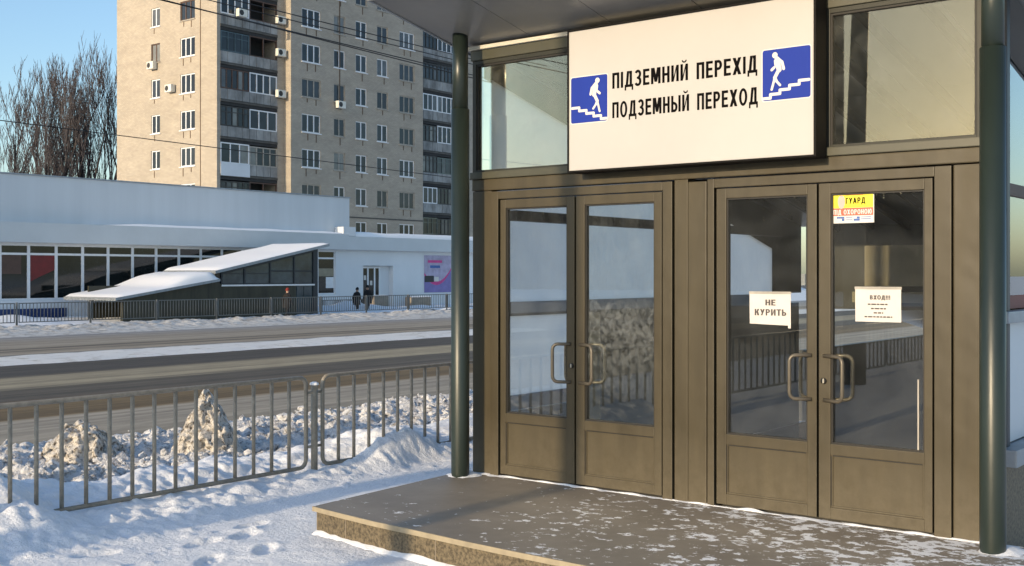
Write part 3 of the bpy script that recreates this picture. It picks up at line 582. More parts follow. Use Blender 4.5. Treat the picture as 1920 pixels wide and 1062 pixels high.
def door_set(pa, pb, pc, name_lock_right, frost_l, frost_r, g1, g2):
    """one double door: frame, two leaves with pane, panel, handle"""
    y0, y1, y2 = Yp(pa), Yp(pb), Yp(pc)
    mb = MB()
    for (a, b) in ((y0 + 0.0, y0 + 0.075), (y2 - 0.075, y2)): mb.bbox(XF - 0.016, XF + 0.1, a, b, ZS, ZFT, 0.004)
    mb.bbox(XF - 0.0165, XF + 0.1, y0 + 0.0755, y2 - 0.0755, ZDT, ZFT, 0.004) if y0 < y2 else mb.bbox(XF - 0.0165, XF + 0.1, y2 + 0.075, y0 - 0.075, ZDT, ZFT, 0.004)
    return mb
def double_door(pL, pM, pR, pfL, pfR, gl, gr, mats, zg):
    yfl, yfr, yl, ym, yr = Yp(pfL), Yp(pfR), Yp(pL), Yp(pM), Yp(pR)
    fr = MB()
    fr.bbox(XF - 0.016, XF + 0.1, yfl, yl + 0.003, ZS, ZFT, 0.005); fr.bbox(XF - 0.016, XF + 0.1, yr - 0.003, yfr, ZS, ZFT, 0.005)
    fr.bbox(XF - 0.0163, XF + 0.1, yl + 0.0025, yr - 0.0025, ZDT + 0.004, ZFT - 0.0005, 0.005)
    frm = fr.build('door_frame', 'bronze2', P)
    MB().box(XF + 0.055, XF + 0.09, yl, yr, ZS + 0.004, ZDT + 0.003).build('gasket_seal', 'gasket', frm) if False else None
    out = []
    for k, (ya, yb, (ga, gb), side) in enumerate(((yl, ym + 0.003, gl, -1), (ym - 0.003, yr, gr, 1))):
        ya -= 0.012 if k == 0 else 0.005; yb += 0.012 if k == 1 else 0.005
        g0, g1 = Yp(ga), Yp(gb); z0, z1 = ZS + 0.022, ZDT - 0.003
        zp0, zp1 = ZS + 0.10, zg - 0.075
        lf = MB()
        lf.bbox(XF - 0.004, XF + 0.05, ya, g0, z0, z1, 0.004); lf.bbox(XF - 0.004, XF + 0.05, g1, yb, z0, z1, 0.004)
        lf.bbox(XF - 0.0043, XF + 0.05, g0, g1, 2.45, z1 - 0.0005, 0.004)
        lf.bbox(XF - 0.0043, XF + 0.05, g0, g1, zg - 0.075, zg, 0.004)
        lf.bbox(XF - 0.0043, XF + 0.05, g0, g1, z0 + 0.0005, zp0, 0.004)
        leaf = lf.build('door', 'bronze2', P)
        pn = MB(); pn.bbox(XF + 0.014, XF + 0.04, g0, g1, zp0, zp1, 0.003)
        s = 0.013
        for (a0, a1, b0, b1) in ((g0, g0 - s, zp0, zp1), (g1 + s, g1, zp0, zp1), (g0 - s, g1 + s, zp0, zp0 + s)):
            pn.bbox(XF + 0.004, XF + 0.02, a0, a1, b0, b1, 0.003)
        pn.build('lower_panel', 'bronze', leaf)
        sg = MB(); sg.box(XF + 0.006, XF + 0.012, g0 - s, g1 + s, zp1 - 0.009, zp1 - 0.001); sg.box(XF + 0.0005, XF + 0.003, g0 - 0.001, g0 - 0.006, zp0 + s, zp1 - 0.009); sg.build('shadow_gap', 'gasket', leaf)
        gk = MB(); q = 0.011
        for (a0, a1, b0, b1) in ((g0, g0 - q, zg, 2.45), (g1 + q, g1, zg, 2.45), (g0 - q, g1 + q, zg, zg + q), (g0 - q, g1 + q, 2.45 - q, 2.45)):
            gk.box(XF + 0.008, XF + 0.045, a0, a1, b0, b1)
        gk.build('gasket', 'gasket', leaf)
        MB().box(XF + 0.027, XF + 0.033, g0 - q, g1 + q, zg + q, 2.45 - q).build('pane', mats[k], leaf)
        # D-shaped pull handles, one each side of the glass, set off over the pane
        stile = ym + 0.045 if k == 0 else ym - 0.045
        for xo, xg in ((-0.066, XF - 0.004), (0.118, XF + 0.05)):
            off = stile + (0.135 if k == 0 else -0.155); zc = 1.185; hh = 0.152; path = []
            base = Vector((xg, stile, 0)); bow = Vector((XF + xo, off, 0)); r = 0.045
            d = (bow - base).normalized(); B = bow
            path.append(base + Vector((0, 0, zc + hh)))
            for a in range(5):
                t = R(90 - 22.5 * a); path.append(B - d * r + d * r * math.cos(t) + Vector((0, 0, zc + hh - r + r * math.sin(t))))
            for a in range(5):
                t = R(-22.5 * a); path.append(B - d * r + d * r * math.cos(t) + Vector((0, 0, zc - hh + r + r * math.sin(t))))
            path.append(base + Vector((0, 0, zc - hh)))
            MB().tube(path, 0.0135, 10).build('handle', 'handle', leaf)
        if (k == 0) == (pM < 1200):
            yy = ym + 0.035 if k == 0 else ym - 0.045
            lk = MB().tube([(XF - 0.014, yy, 1.165), (XF, yy, 1.165)], 0.021, 14).build('lock', 'gasket', leaf)
            MB().bbox(XF - 0.018, XF - 0.0145, yy - 0.006, yy + 0.006, 1.15, 1.18, 0.001).build('keyhole', 'lockm', lk)
double_door(936.5, 1079, 1243.5, 921, 1262, (948.5, 1063), (1096.5, 1227), ('glassd', 'glassf'), 0.735)
double_door(1341, 1533.5, 1752, 1328, 1785, (1362, 1514), (1557.5, 1733), ('glassd', 'glassd'), 0.735)
# transom windows
def transom(pa, pb):
    ya, yb = Yp(pa), Yp(pb); t = 0.04; f = MB()
    f.bbox(XF, XF + 0.08, ya, ya - t, ZSI1, ZTG + 0.035, 0.004); f.bbox(XF, XF + 0.08, yb + t, yb, ZSI1, ZTG + 0.035, 0.004)
    f.bbox(XF - 0.0005, XF + 0.08, ya - t, yb + t, ZTG, ZTG + 0.0345, 0.004); f.bbox(XF - 0.0005, XF + 0.08, ya - t, yb + t, ZSI1, ZSI1 + 0.02, 0.004)
    w = f.build('window', 'frameol', P)
    g = MB(); q = 0.014
    for (a0, a1, b0, b1) in ((ya - t, ya - t - q, ZSI1 + 0.02, ZTG), (yb + t + q, yb + t, ZSI1 + 0.02, ZTG), (ya - t - q, yb + t + q, ZTG - q, ZTG)): g.box(XF + 0.01, XF + 0.06, a0, a1, b0, b1)
    g.build('gasket', 'gasket', w)
    MB().box(XF + 0.03, XF + 0.036, ya - t, yb + t, ZSI1 + 0.02, ZTG).build('pane', 'glasst', w)
transom(886, 1300); transom(1546, 1843)
mb = MB(); mb.bbox(XF + 0.02, XF + 0.07, Yp(1300), Yp(1546), ZSI1, ZTG + 0.035, 0.004); mb.build('panel_behind_sign', 'bronze', P)
# columns
for px in (863, 1861.5):
    X = 7.30; yc = Yp(px, X); c = MB()
    c.tube([(X, yc, ZS - 0.02), (X, yc, ZS + 0.012), (X, yc, ZS + 0.03), (X, yc, 3.28)], [0.066, 0.073, 0.0765, 0.0765], 28)
    c.tube([(X, yc, 3.27), (X, yc, soff(X) + 0.03)], 0.066, 28)
    c.build('column', 'green', P)
# canopy: soffit panels, fascia, snow on top
CX0, CX1, CY0, CY1 = 6.41, 14.2, 1.72, 6.46
def slab(x0, x1, y0, y1, dz0, dz1, mb, m=0):
    mb.add([(x0, y0, soff(x0) + dz0), (x1, y0, soff(x1) + dz0), (x1, y1, soff(x1) + dz0), (x0, y1, soff(x0) + dz0), (x0, y0, soff(x0) + dz1), (x1, y0, soff(x1) + dz1), (x1, y1, soff(x1) + dz1), (x0, y1, soff(x0) + dz1)],
           [(0, 3, 2, 1), (4, 5, 6, 7), (0, 1, 5, 4), (1, 2, 6, 5), (2, 3, 7, 6), (3, 0, 4, 7)], m)
mb = MB(); ys = [CY0 + 0.001] + [CY0 + (CY1 - CY0) * k / 6 for k in range(1, 6)] + [CY1 - 0.001]
for a, b in zip(ys, ys[1:]):
    slab(CX0 + 0.03, 9.6, a + 0.003, b - 0.003, 0.0, 0.02, mb)
slab(9.606, CX1, CY0, CY1, 0.0, 0.02, mb)
can = mb.build('canopy', 'soffit', P)
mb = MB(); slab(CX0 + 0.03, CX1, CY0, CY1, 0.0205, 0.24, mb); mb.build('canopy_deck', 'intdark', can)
mb = MB(); slab(CX0, CX0 + 0.029, CY0 - 0.02, CY1 + 0.02, -0.01, 0.26, mb); mb.build('fascia', 'fascia', can)
mb = MB(); slab(CX0 + 0.03, CX1, CY1 + 0.001, CY1 + 0.02, -0.01, 0.26, mb); mb.build('side_trim', 'roofedge', can); mb = MB(); slab(CX0 + 0.03, CX1, CY0 - 0.02, CY0 - 0.001, -0.01, 0.26, mb); mb.build('side_trim', 'roofedge', can)
mb = MB(); slab(CX0 + 0.1, CX1, CY0 + 0.05, CY1 - 0.05, 0.2405, 0.36, mb); mb.build('roof_snow', 'snowroof', can)
# left side: frosted glazing under the slope, rail, lower panels; right side: glazing in frames over a granite base
YI = 6.21
mb = MB(); zt = lambda x: 3.57 - 0.245 * (x - 7.67)
mb.add([(7.66, YI, 1.655), (13.2, YI, 1.655), (13.2, YI, zt(13.2)), (7.66, YI, zt(7.66))], [(0, 1, 2, 3)]); mb.build('frosted_side_glazing', 'wallwhite', P)
MB().box(7.66, 13.3, YI - 0.03, YI + 0.02, 1.53, 1.654).build('side_rail', 'olive', P)
mb = MB(); mb.add([(7.66, YI, 0.83), (9.02, YI, 0.83), (9.02, YI, 1.529), (7.66, YI, 1.529)], [(0, 1, 2, 3)]); mb.build('lower_side_panel', 'wallwhite', P)
mb = MB(); mb.box(7.66, 9.02, YI - 0.02, YI + 0.03, 0.70, 0.828); mb.build('blue_band', 'intblue', P)
mb = MB(); mb.box(9.06, 9.26, YI - 0.06, YI + 0.03, 0.2, 1.529); mb.build('inner_post', 'inttan', P)
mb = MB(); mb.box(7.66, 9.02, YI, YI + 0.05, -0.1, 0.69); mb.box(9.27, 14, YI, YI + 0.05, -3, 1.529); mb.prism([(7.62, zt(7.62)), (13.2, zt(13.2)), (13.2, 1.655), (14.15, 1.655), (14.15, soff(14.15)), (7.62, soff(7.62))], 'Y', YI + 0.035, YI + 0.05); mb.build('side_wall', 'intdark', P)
mb = MB(); mb.prism([(7.75, soff(7.75) - 0.005), (13.6, soff(13.6) - 0.005), (13.6, soff(13.6) - 0.07), (7.75, soff(7.75) - 0.07)], 'Y', YI - 0.09, YI - 0.03)
for k in range(1, 9): mb.prism([(7.75, soff(7.75) - 0.005), (14.1, soff(14.1) - 0.005), (14.1, soff(14.1) - 0.09), (7.75, soff(7.75) - 0.09)], 'Y', 2.1 + k * 0.45, 2.15 + k * 0.45)
mb.build('ceiling_rib', 'intdark', P)
mb = MB(); mb.box(7.8, 13.2, YI - 0.16, YI - 0.08, 2.36, 2.45); mb.build('hand_bar', 'intdark', P)
# stairs and the dark passage below
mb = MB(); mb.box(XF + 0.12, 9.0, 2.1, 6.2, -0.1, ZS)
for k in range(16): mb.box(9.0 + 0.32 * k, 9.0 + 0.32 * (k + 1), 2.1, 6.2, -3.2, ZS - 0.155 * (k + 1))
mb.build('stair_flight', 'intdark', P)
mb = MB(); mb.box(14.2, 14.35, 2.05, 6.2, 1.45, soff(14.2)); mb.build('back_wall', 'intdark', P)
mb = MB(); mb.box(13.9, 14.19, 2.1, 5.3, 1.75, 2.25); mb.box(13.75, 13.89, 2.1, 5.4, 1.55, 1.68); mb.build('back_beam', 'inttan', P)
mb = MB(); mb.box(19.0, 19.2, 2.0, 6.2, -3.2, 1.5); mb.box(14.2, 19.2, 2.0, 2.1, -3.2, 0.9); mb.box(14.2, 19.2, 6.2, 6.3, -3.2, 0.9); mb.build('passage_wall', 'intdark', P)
mb = MB(); mb.add([(14.3, 1.8, 1.75), (20, 1.8, 0.9), (20, 6.4, 0.9), (14.3, 6.4, 1.75), (14.3, 1.8, 1.9), (20, 1.8, 1.05), (20, 6.4, 1.05), (14.3, 6.4, 1.9)], [(0, 3, 2, 1), (4, 5, 6, 7), (0, 1, 5, 4), (1, 2, 6, 5), (2, 3, 7, 6), (3, 0, 4, 7)]); mb.build('lower_roof', 'roofedge', P)
# right side wall (Y = YW): frames, panes, pale spandrel, blue-grey sill, granite base
YW = 2.04
mb = MB()
for x in (7.72, 9.3, 10.9, 12.5, 14.0): mb.bbox(x, x + 0.07, YW - 0.03, YW + 0.04, 0.62, min(soff(x), 3.8) - 0.01, 0.004)
mb.build('side_mullion', 'navy', P)
mb = MB(); mb.box(7.79, 14.0, YW, YW + 0.008, 1.76, 3.0); mb.prism([(7.79, 3.0), (11.8, 3.0), (7.79, soff(7.79) - 0.01)], 'Y', YW, YW + 0.008); mb.build('side_pane', 'glass', P)
mb = MB(); mb.box(7.79, 14.0, YW, YW + 0.03, 0.80, 1.58); mb.build('side_spandrel', 'shopup', P)
mb = MB(); mb.bbox(7.6, 14.1, YW - 0.07, YW + 0.05, 1.585, 1.66, 0.008); mb.bbox(7.6, 14.1, YW - 0.12, YW + 0.05, 0.68, 0.79, 0.01); mb.build('side_sill', 'roofedge', P)
mb = MB(); mb.bbox(7.60, 14.1, YW - 0.05, YW + 0.06, -0.1, 0.675, 0.01); mb.build('side_plinth', 'granite', P)
mb = MB(); mb.bbox(7.79, 14.0, YW - 0.02, YW + 0.03, 2.41, 2.49, 0.004); mb.build('side_transom_bar', 'brown', P)
flm = thing('advertising_film', (7.9, YW, 1.7), 'red, white and grey advertising films inside the side glazing right of the right green column', 'poster')
for nm, m_, x0, x1, z0, z1 in (('red_film', 'redfilm', 7.85, 7.985, 2.62, 2.96), ('white_film', 'paper', 7.85, 7.95, 2.50, 2.618), ('grey_film', 'greyfilm', 7.99, 9.2, 2.50, 2.88), ('red_film', 'redfilm', 7.85, 7.96, 1.92, 2.40), ('pale_film', 'lilac', 7.965, 9.2, 1.80, 2.32), ('red_film', 'redpanel', 7.9, 9.2, 1.67, 1.795)):
    MB().box(x0, x1, YW + 0.012, YW + 0.02, z0, z1).build(nm, m_, flm)

# snow drifted against the wall foot
mb = MB(); random.seed(4)
ys = frange(YR - 0.05, YL, 0.02)
prof = [(max(0.0015, 0.022 * nz(y * 5, 1) + 0.004), max(0.0, 0.07 * nz(y * 1.7, 9) + 0.05 * nz(y * 11, 3))) for y in ys]
vs = []; 
for y, (h, w) in zip(ys, prof): vs += [(XF + 0.0, y, ZS + 0.004 + h), (XF - 0.02 - 0.5 * w, y, ZS + 0.002 + h * 0.7), (XF - 0.021 - w, y, ZS + 0.0015)]
mb.add(vs, [q for i in range(len(ys) - 1) for q in ((3 * i, 3 * i + 1, 3 * i + 4, 3 * i + 3), (3 * i + 1, 3 * i + 2, 3 * i + 5, 3 * i + 4))], 0, True)
for px in (863, 1861.5):
    yc = Yp(px, 7.3) + (0.02 if px < 900 else -0.03)
    n = 20; vs = [(7.36, yc, ZS + 0.05)]
    for j in range(n): a = 2 * math.pi * j / n; r = 0.15 + 0.05 * nz(j * 0.9, px); vs.append((7.37 + r * math.cos(a) * 1.0, yc + r * math.sin(a), ZS + 0.002))
    mb.add(vs, [(0, 1 + j, 1 + (j + 1) % n) for j in range(n)], 0, True)
tag(mb.build('drifted_snow', 'snow'), kind='structure')

# ------------------------------------------------------------ granite step
edge = [(5.695, 6.30), (5.64, 5.89), (5.605, 5.59), (5.575, 5.1), (5.545, 4.7), (5.527, 4.3), (5.515, 3.8), (5.51, 3.2), (5.52, 2.6), (5.55, 2.0), (5.62, 1.5), (5.75, 1.1)]
def step_top():
    m, n, l, b = _new('step_top_flamed_granite')
    tc = n.new('ShaderNodeTexCoord'); ns = n.new('ShaderNodeTexNoise'); ns.inputs['Scale'].default_value = 1.3; ns.inputs['Detail'].default_value = 8; ns.inputs['Roughness'].default_value = 0.7; l.new(tc.outputs['Object'], ns.inputs['Vector'])
    rp = n.new('ShaderNodeValToRGB'); e = rp.color_ramp.elements; e[0].position = 0.3; e[0].color = (0.19, 0.160, 0.122, 1); e[1].position = 0.7; e[1].color = (0.30, 0.255, 0.20, 1); l.new(ns.outputs['Fac'], rp.inputs['Fac'])
    # thin trodden snow, thicker towards the right-hand doors
    sp = n.new('ShaderNodeSeparateXYZ'); l.new(tc.outputs['Object'], sp.inputs[0])
    mp = n.new('ShaderNodeMapping'); mp.inputs['Scale'].default_value = (1.0, 0.75, 1); mp.inputs['Rotation'].default_value = (0, 0, 0.5); l.new(tc.outputs['Object'], mp.inputs[0])
    n2 = n.new('ShaderNodeTexNoise'); n2.inputs['Scale'].default_value = 13; n2.inputs['Detail'].default_value = 7; n2.inputs['Roughness'].default_value = 0.68; l.new(mp.outputs[0], n2.inputs['Vector'])
    n3 = n.new('ShaderNodeTexNoise'); n3.inputs['Scale'].default_value = 1.5; n3.inputs['Detail'].default_value = 3; l.new(tc.outputs['Object'], n3.inputs['Vector'])
    mr = n.new('ShaderNodeMapRange'); mr.inputs['From Min'].default_value = 1.9; mr.inputs['From Max'].default_value = -1.5; mr.inputs['To Min'].default_value = -0.085; mr.inputs['To Max'].default_value = 0.05; l.new(sp.outputs['Y'], mr.inputs['Value'])
    a1 = n.new('ShaderNodeMath'); a1.operation = 'ADD'; l.new(n2.outputs['Fac'], a1.inputs[0]); l.new(mr.outputs[0], a1.inputs[1])
    a2 = n.new('ShaderNodeMath'); a2.operation = 'MULTIPLY_ADD'; a2.inputs[1].default_value = 0.22; l.new(n3.outputs['Fac'], a2.inputs[0]); l.new(a1.outputs[0], a2.inputs[2])
    r2 = n.new('ShaderNodeValToRGB'); e = r2.color_ramp.elements; e[0].position = 0.672; e[0].color = (0, 0, 0, 1); e[1].position = 0.70; e[1].color = (1, 1, 1, 1); l.new(a2.outputs[0], r2.inputs['Fac'])
    mx = n.new('ShaderNodeMix'); mx.data_type = 'RGBA'; l.new(r2.outputs['Color'], mx.inputs[0]); l.new(rp.outputs['Color'], mx.inputs[6]); mx.inputs[7].default_value = (0.92, 0.91, 0.90, 1); l.new(mx.outputs[2], b.inputs['Base Color'])
    b.inputs['Roughness'].default_value = 0.55
    bp = n.new('ShaderNodeBump'); bp.inputs['Strength'].default_value = 0.35; bp.inputs['Distance'].default_value = 0.02; l.new(r2.outputs['Color'], bp.inputs['Height']); l.new(bp.outputs['Normal'], b.inputs['Normal'])
    return m
M['steptop'] = step_top()
M['stepnose'] = mat('step_nosing_stone', (0.36, 0.30, 0.20), 0.6, 0, 0.1, 12)
stp = thing('entrance_step', (6.5, 4.0, 0), 'wide curved granite step sprinkled with snow in front of the doors', 'step')
back = [(XF + 0.05, 1.1), (XF + 0.05, 6.42)]
top = edge + back
mb = MB(); mb.prism(top, 'Z', ZS - 0.03, ZS); tp_ = mb.build('tread', 'steptop', stp)
mb = MB(); nose = [(x + 0.012, y) for x, y in edge] + [(x - 0.004, y) for x, y in edge][::-1]; mb.prism(nose, 'Z', ZS - 0.033, ZS + 0.0012); mb.build('nosing', 'stepnose', stp)
inn = [(x + 0.022, y - (0.02 if i == 0 else 0)) for i, (x, y) in enumerate(edge)] + [(XF + 0.05, 1.1), (XF + 0.05, 6.38)]
mb = MB(); mb.prism(inn, 'Z', -0.12, ZS - 0.031); mb.build('riser', 'granite', stp)
mb = MB()
for y in (5.92, 5.0, 4.1, 3.2):
    x = None
    for (xa, ya), (xb, yb) in zip(edge, edge[1:]):
        if yb <= y <= ya: x = xa + (xb - xa) * (ya - y) / (ya - yb)
    mb.box(x + 0.0185, x + 0.03, y - 0.002, y + 0.002, -0.1, ZS - 0.034)
mb.build('joint', 'conc', stp)
# powder snow lying along the foot of the step
mb = MB(); vs = []; pts = []
for i in range(160):
    t = i / 159; y = 6.285 - t * 4.6; x = None
    for (xa, ya), (xb, yb) in zip(edge, edge[1:]):
        if yb <= y <= ya: x = xa + (xb - xa) * (ya - y) / (ya - yb)
    h = 0.010 + 0.03 * max(0, nz(y * 3, 6)) + 0.012 * nz(y * 12, 1)
    vs += [(x + 0.03, y, h + 0.015), (x - 0.01, y, h * 0.9), (x - 0.03 - 0.02 * nz(y * 4, 2), y, -0.01)]
mb.add(vs, [q for i in range(159) for q in ((3 * i, 3 * i + 1, 3 * i + 4, 3 * i + 3), (3 * i + 1, 3 * i + 2, 3 * i + 5, 3 * i + 4))], 0, True)
tag(mb.build('snow_fringe', 'snow'), kind='structure')

# ------------------------------------------------------------ the big sign
XS = XF - 0.2
sy0, sy1, sz0, sz1 = Yp(1065, XS), Yp(1531, XS), 2.69, 3.80
sign = thing('box_sign', (XS, (sy0 + sy1) / 2, sz0), 'wide cream box sign over the doors with two blue stairway pictograms and black lettering', 'sign')
fw = 0.014
MB().box(XS + 0.004, XF - 0.035, sy0, sy1, sz0, sz1).build('housing', 'signf', sign)
mb = MB()
for (a, b, c, d) in ((sy0, sy0 - fw, sz0, sz1), (sy1 + fw * 1.2, sy1, sz0, sz1), (sy0 - fw, sy1 + fw * 1.2, sz0, sz0 + fw), (sy0 - fw, sy1 + fw * 1.2, sz1 - fw, sz1)): mb.bbox(XS - 0.012, XS + 0.0035, a, b, c, d, 0.002)
mb.build('frame', 'signf', sign)
MB().box(XS - 0.004, XS + 0.003, sy0 - fw, sy1 + fw * 1.2, sz0 + fw, sz1 - fw).build('face', 'signw', sign)
XT = XS - 0.005
for txt, pa, pb, z0, z1 in (('ПІДЗЕМНИЙ', 1148, 1290, 3.305, 3.425), ('ПЕРЕХІД', 1306, 1420, 3.302, 3.422), ('ПОДЗЕМНЫЙ', 1148, 1292, 3.082, 3.202), ('ПЕРЕХОД', 1307, 1421, 3.08, 3.2)):
    letters(txt, XT, Yp(pa, XT), Yp(pb, XT), z0, z1, 'lettering', 'ink', sign, bold=0.035)
def pictogram(pa, pb, z0, z1, flip):
    y0, y1 = Yp(pa, XT), Yp(pb, XT)
    def rounded(y0, y1, z0, z1, r):
        pts = []
        for (cy, cz, a) in ((y1, z1, 0), (y0, z1, 90), (y0, z0, 180), (y1, z0, 270)):
            sy = 1 if cy == max(y0, y1) else -1; sz = 1 if cz == z1 else -1
            for k in range(5):
                t = R(22.5 * k); u = math.sin(t) if True else 0
                pts.append((cy - sy * r + sy * r * (math.cos(t) if a in (0, 180) else math.sin(t)), cz - sz * r + sz * r * (math.sin(t) if a in (0, 180) else math.cos(t))))
        return pts
    e = 0.008
    pl = MB().prism(rounded(y0 + e, y1 - e, z0 - e, z1 + e, 0.022), 'X', XT - 0.0008, XT).build('pictogram_border', 'white', sign)
    MB().prism(rounded(y0, y1, z0, z1, 0.016), 'X', XT - 0.002, XT - 0.0012).build('pictogram_panel', 'blue', pl)
    S = []
    for k in range(5):                                  # treads and risers
        u0, v = 0.03 + 0.2 * k, 0.335 - 0.072 * k
        S.append((u0, v, min(u0 + 0.2, 0.985), v, 0.058))
        if k < 4: S.append((u0 + 0.2, v, u0 + 0.2, v - 0.072, 0.058))
    S += [(0.735, 0.88, 0.735, 0.885, 0.115), (0.69, 0.80, 0.645, 0.59, 0.105), (0.655, 0.79, 0.60, 0.74, 0.065), (0.585, 0.735, 0.55, 0.60, 0.06), (0.735, 0.77, 0.72, 0.66, 0.04), (0.75, 0.64, 0.80, 0.60, 0.055),
          (0.66, 0.57, 0.735, 0.44, 0.075), (0.735, 0.44, 0.70, 0.37, 0.06), (0.74, 0.42, 0.80, 0.215, 0.05), (0.70, 0.37, 0.625, 0.285, 0.05)]
    if flip: S = [(1 - a, b, 1 - c, d, w) for (a, b, c, d, w) in S]
    mb = MB(); strokes(S, XT - 0.0024, y0, y1, z0, z1, mb); mb.build('walking_figure', 'white', pl)
pictogram(1071, 1139, 3.07, 3.425, False); pictogram(1430, 1520, 3.095, 3.445, True)

# ------------------------------------------------------------ notices and sticker on the right-hand doors
XN = XF + 0.024
def zx(px, py, X=XN): return onX(px, py, X)[1]
def sheet(name, p0, p1, ztop, zbot, label, tilt=0.0):
    y0, y1 = Yp(p0, XN), Yp(p1, XN); t = thing(name, (XN, (y0 + y1) / 2, (ztop + zbot) / 2), label, 'notice', 'paper notices on the doors')
    vs = []; nx, nzz = 8, 6
    for j in range(nzz + 1):
        for i in range(nx + 1):
            y = y0 + (y1 - y0) * i / nx; z = zbot + (ztop - zbot) * j / nzz
            vs.append((XN - 0.001 - 0.0035 * abs(math.sin(3.1 * i / nx + 2 * j / nzz)), y, z + tilt * (i / nx - 0.5)))
    fs = [(j * (nx + 1) + i, j * (nx + 1) + i + 1, (j + 1) * (nx + 1) + i + 1, (j + 1) * (nx + 1) + i) for j in range(nzz) for i in range(nx)]
    MB().add(vs, fs, 0, True).build('paper', 'paper', t)
    MB().box(XN - 0.0055, XN - 0.005, y0 + 0.004, y1 - 0.004, ztop - 0.014, ztop + 0.004).build('adhesive_tape', 'wood', t)
    return t
n1 = sheet('paper_notice', 1406, 1483, zx(1445, 548), zx(1445, 609), 'white paper no-smoking notice on the left leaf of the right-hand double door', -0.008)
XL = XN - 0.0062
letters('НЕ', XL, Yp(1435, XL), Yp(1454, XL), zx(1445, 573), zx(1445, 562), 'lettering', 'inkgrey', n1, 0.015)
letters('КУРИТЬ', XL, Yp(1415, XL), Yp(1474, XL), zx(1445, 592), zx(1445, 580), 'lettering', 'inkgrey', n1, 0.015)
MB().box(XN - 0.003, XN - 0.002, Yp(1478, XN), Yp(1483, XN), zx(1480, 616), zx(1480, 609)).build('adhesive_tape', 'paper', n1)
n2 = sheet('paper_notice', 1604, 1690, zx(1647, 539), zx(1647, 604), 'white printed entry notice on the right leaf of the right-hand double door')
letters('ВХОД!!!', XL, Yp(1631, XL), Yp(1669, XL), zx(1647, 562), zx(1647, 554), 'lettering', 'inkgrey', n2, 0.012)
mb = MB(); random.seed(8)
for (pa, pb, py) in ((1627, 1665, 571), (1633, 1661, 579), (1638, 1656, 587), (1621, 1673, 594.5)):
    p = pa
    while p < pb:
        w = random.uniform(4, 9); mb.box(XL, XL + 0.0004, Yp(p, XL), Yp(min(pb, p + w), XL), zx(1647, py + 1.3), zx(1647, py - 1.3)); p += w + 1.6
mb.build('small_print', 'inkgrey', n2)
# security sticker
stk = thing('security_sticker', (XN, Yp(1600, XN), 2.3), 'yellow, red and white security company sticker at the top of the rightmost door pane', 'sticker')
a, b = Yp(1559, XN), Yp(1639, XN); zt_, zb_ = zx(1600, 361), zx(1600, 418.5); H = zt_ - zb_
MB().box(XN - 0.0008, XN, a, b, zb_, zt_).build('backing', 'white', stk)
MB().box(XN - 0.0016, XN - 0.0009, a - 0.006, b + 0.006, zt_ - H * 0.5, zt_ - 0.006).build('yellow_field', 'yellow', stk)
MB().box(XN - 0.0016, XN - 0.0009, a - 0.006, b + 0.006, zt_ - H * 0.755, zt_ - H * 0.505).build('red_band', 'red', stk)
XK = XN - 0.0022
wd = b - a
mb = MB(); mb.prism([(a + wd * (0.24 + 0.085 * math.cos(t)), zt_ - H * (0.27 + 0.21 * math.sin(t) * (1.25 if math.sin(t) > 0 else 0.9))) for t in [2 * math.pi * i / 20 for i in range(20)]], 'X', XK - 0.0003, XK); mb.build('emblem', 'pink', stk)
mb = MB(); strokes([(0.13, 0.72, 0.22, 0.5, 0.03), (0.22, 0.5, 0.33, 0.78, 0.03), (0.33, 0.78, 0.34, 0.95, 0.03), (0.24, 0.5, 0.24, 0.3, 0.03), (0.13, 0.72, 0.15, 0.88, 0.02)], XK - 0.0006, a, b, zb_, zt_, mb)
for s_ in mb.v: pass
mb.v = [(x, y, z) for x, y, z in mb.v]; 
mb2 = MB(); strokes([(0.13 , 0.70, 0.22, 0.49, 0.03 * H), (0.22, 0.49, 0.33, 0.76, 0.03 * H)], XK - 0.0006, a, b, zb_, zt_, mb2)
letters('ГУАРД', XK, a + wd * 0.34, a + wd * 0.80, zt_ - H * 0.37, zt_ - H * 0.17, 'lettering', 'ink', stk, 0.03)
letters('ПІД ОХОРОНОЮ', XK, a + wd * 0.05, a + wd * 0.95, zt_ - H * 0.715, zt_ - H * 0.555, 'lettering', 'white', stk, 0.02)
for (u0, u1, v0, v1) in ((0.33, 0.75, 0.07, 0.10), (0.30, 0.62, 0.455, 0.475)): MB().box(XK, XK + 0.0004, a + wd * u0, a + wd * u1, zt_ - H * v1, zt_ - H * v0).build('orange_flash', 'orange', stk)
mb = MB()
for (u0, u1, v0, v1) in ((0.13, 0.31, 0.79, 0.845), (0.25, 0.31, 0.85, 0.93), (0.53, 0.67, 0.86, 0.93), (0.6, 0.67, 0.79, 0.855), (0.35, 0.5, 0.8, 0.82), (0.7, 0.93, 0.8, 0.82), (0.7, 0.93, 0.86, 0.88), (0.35, 0.5, 0.88, 0.9)): mb.box(XK, XK + 0.0004, a + wd * u0, a + wd * u1, zt_ - H * v1, zt_ - H * v0)
mb.build('blue_marks', 'stblue', stk)
# thin pale strip along the rightmost pane
MB().box(XN + 0.001, XN + 0.002, Yp(1720, XN), Yp(1723, XN), zx(1721, 845), zx(1721, 712)).build('edge_strip', 'wood', P)

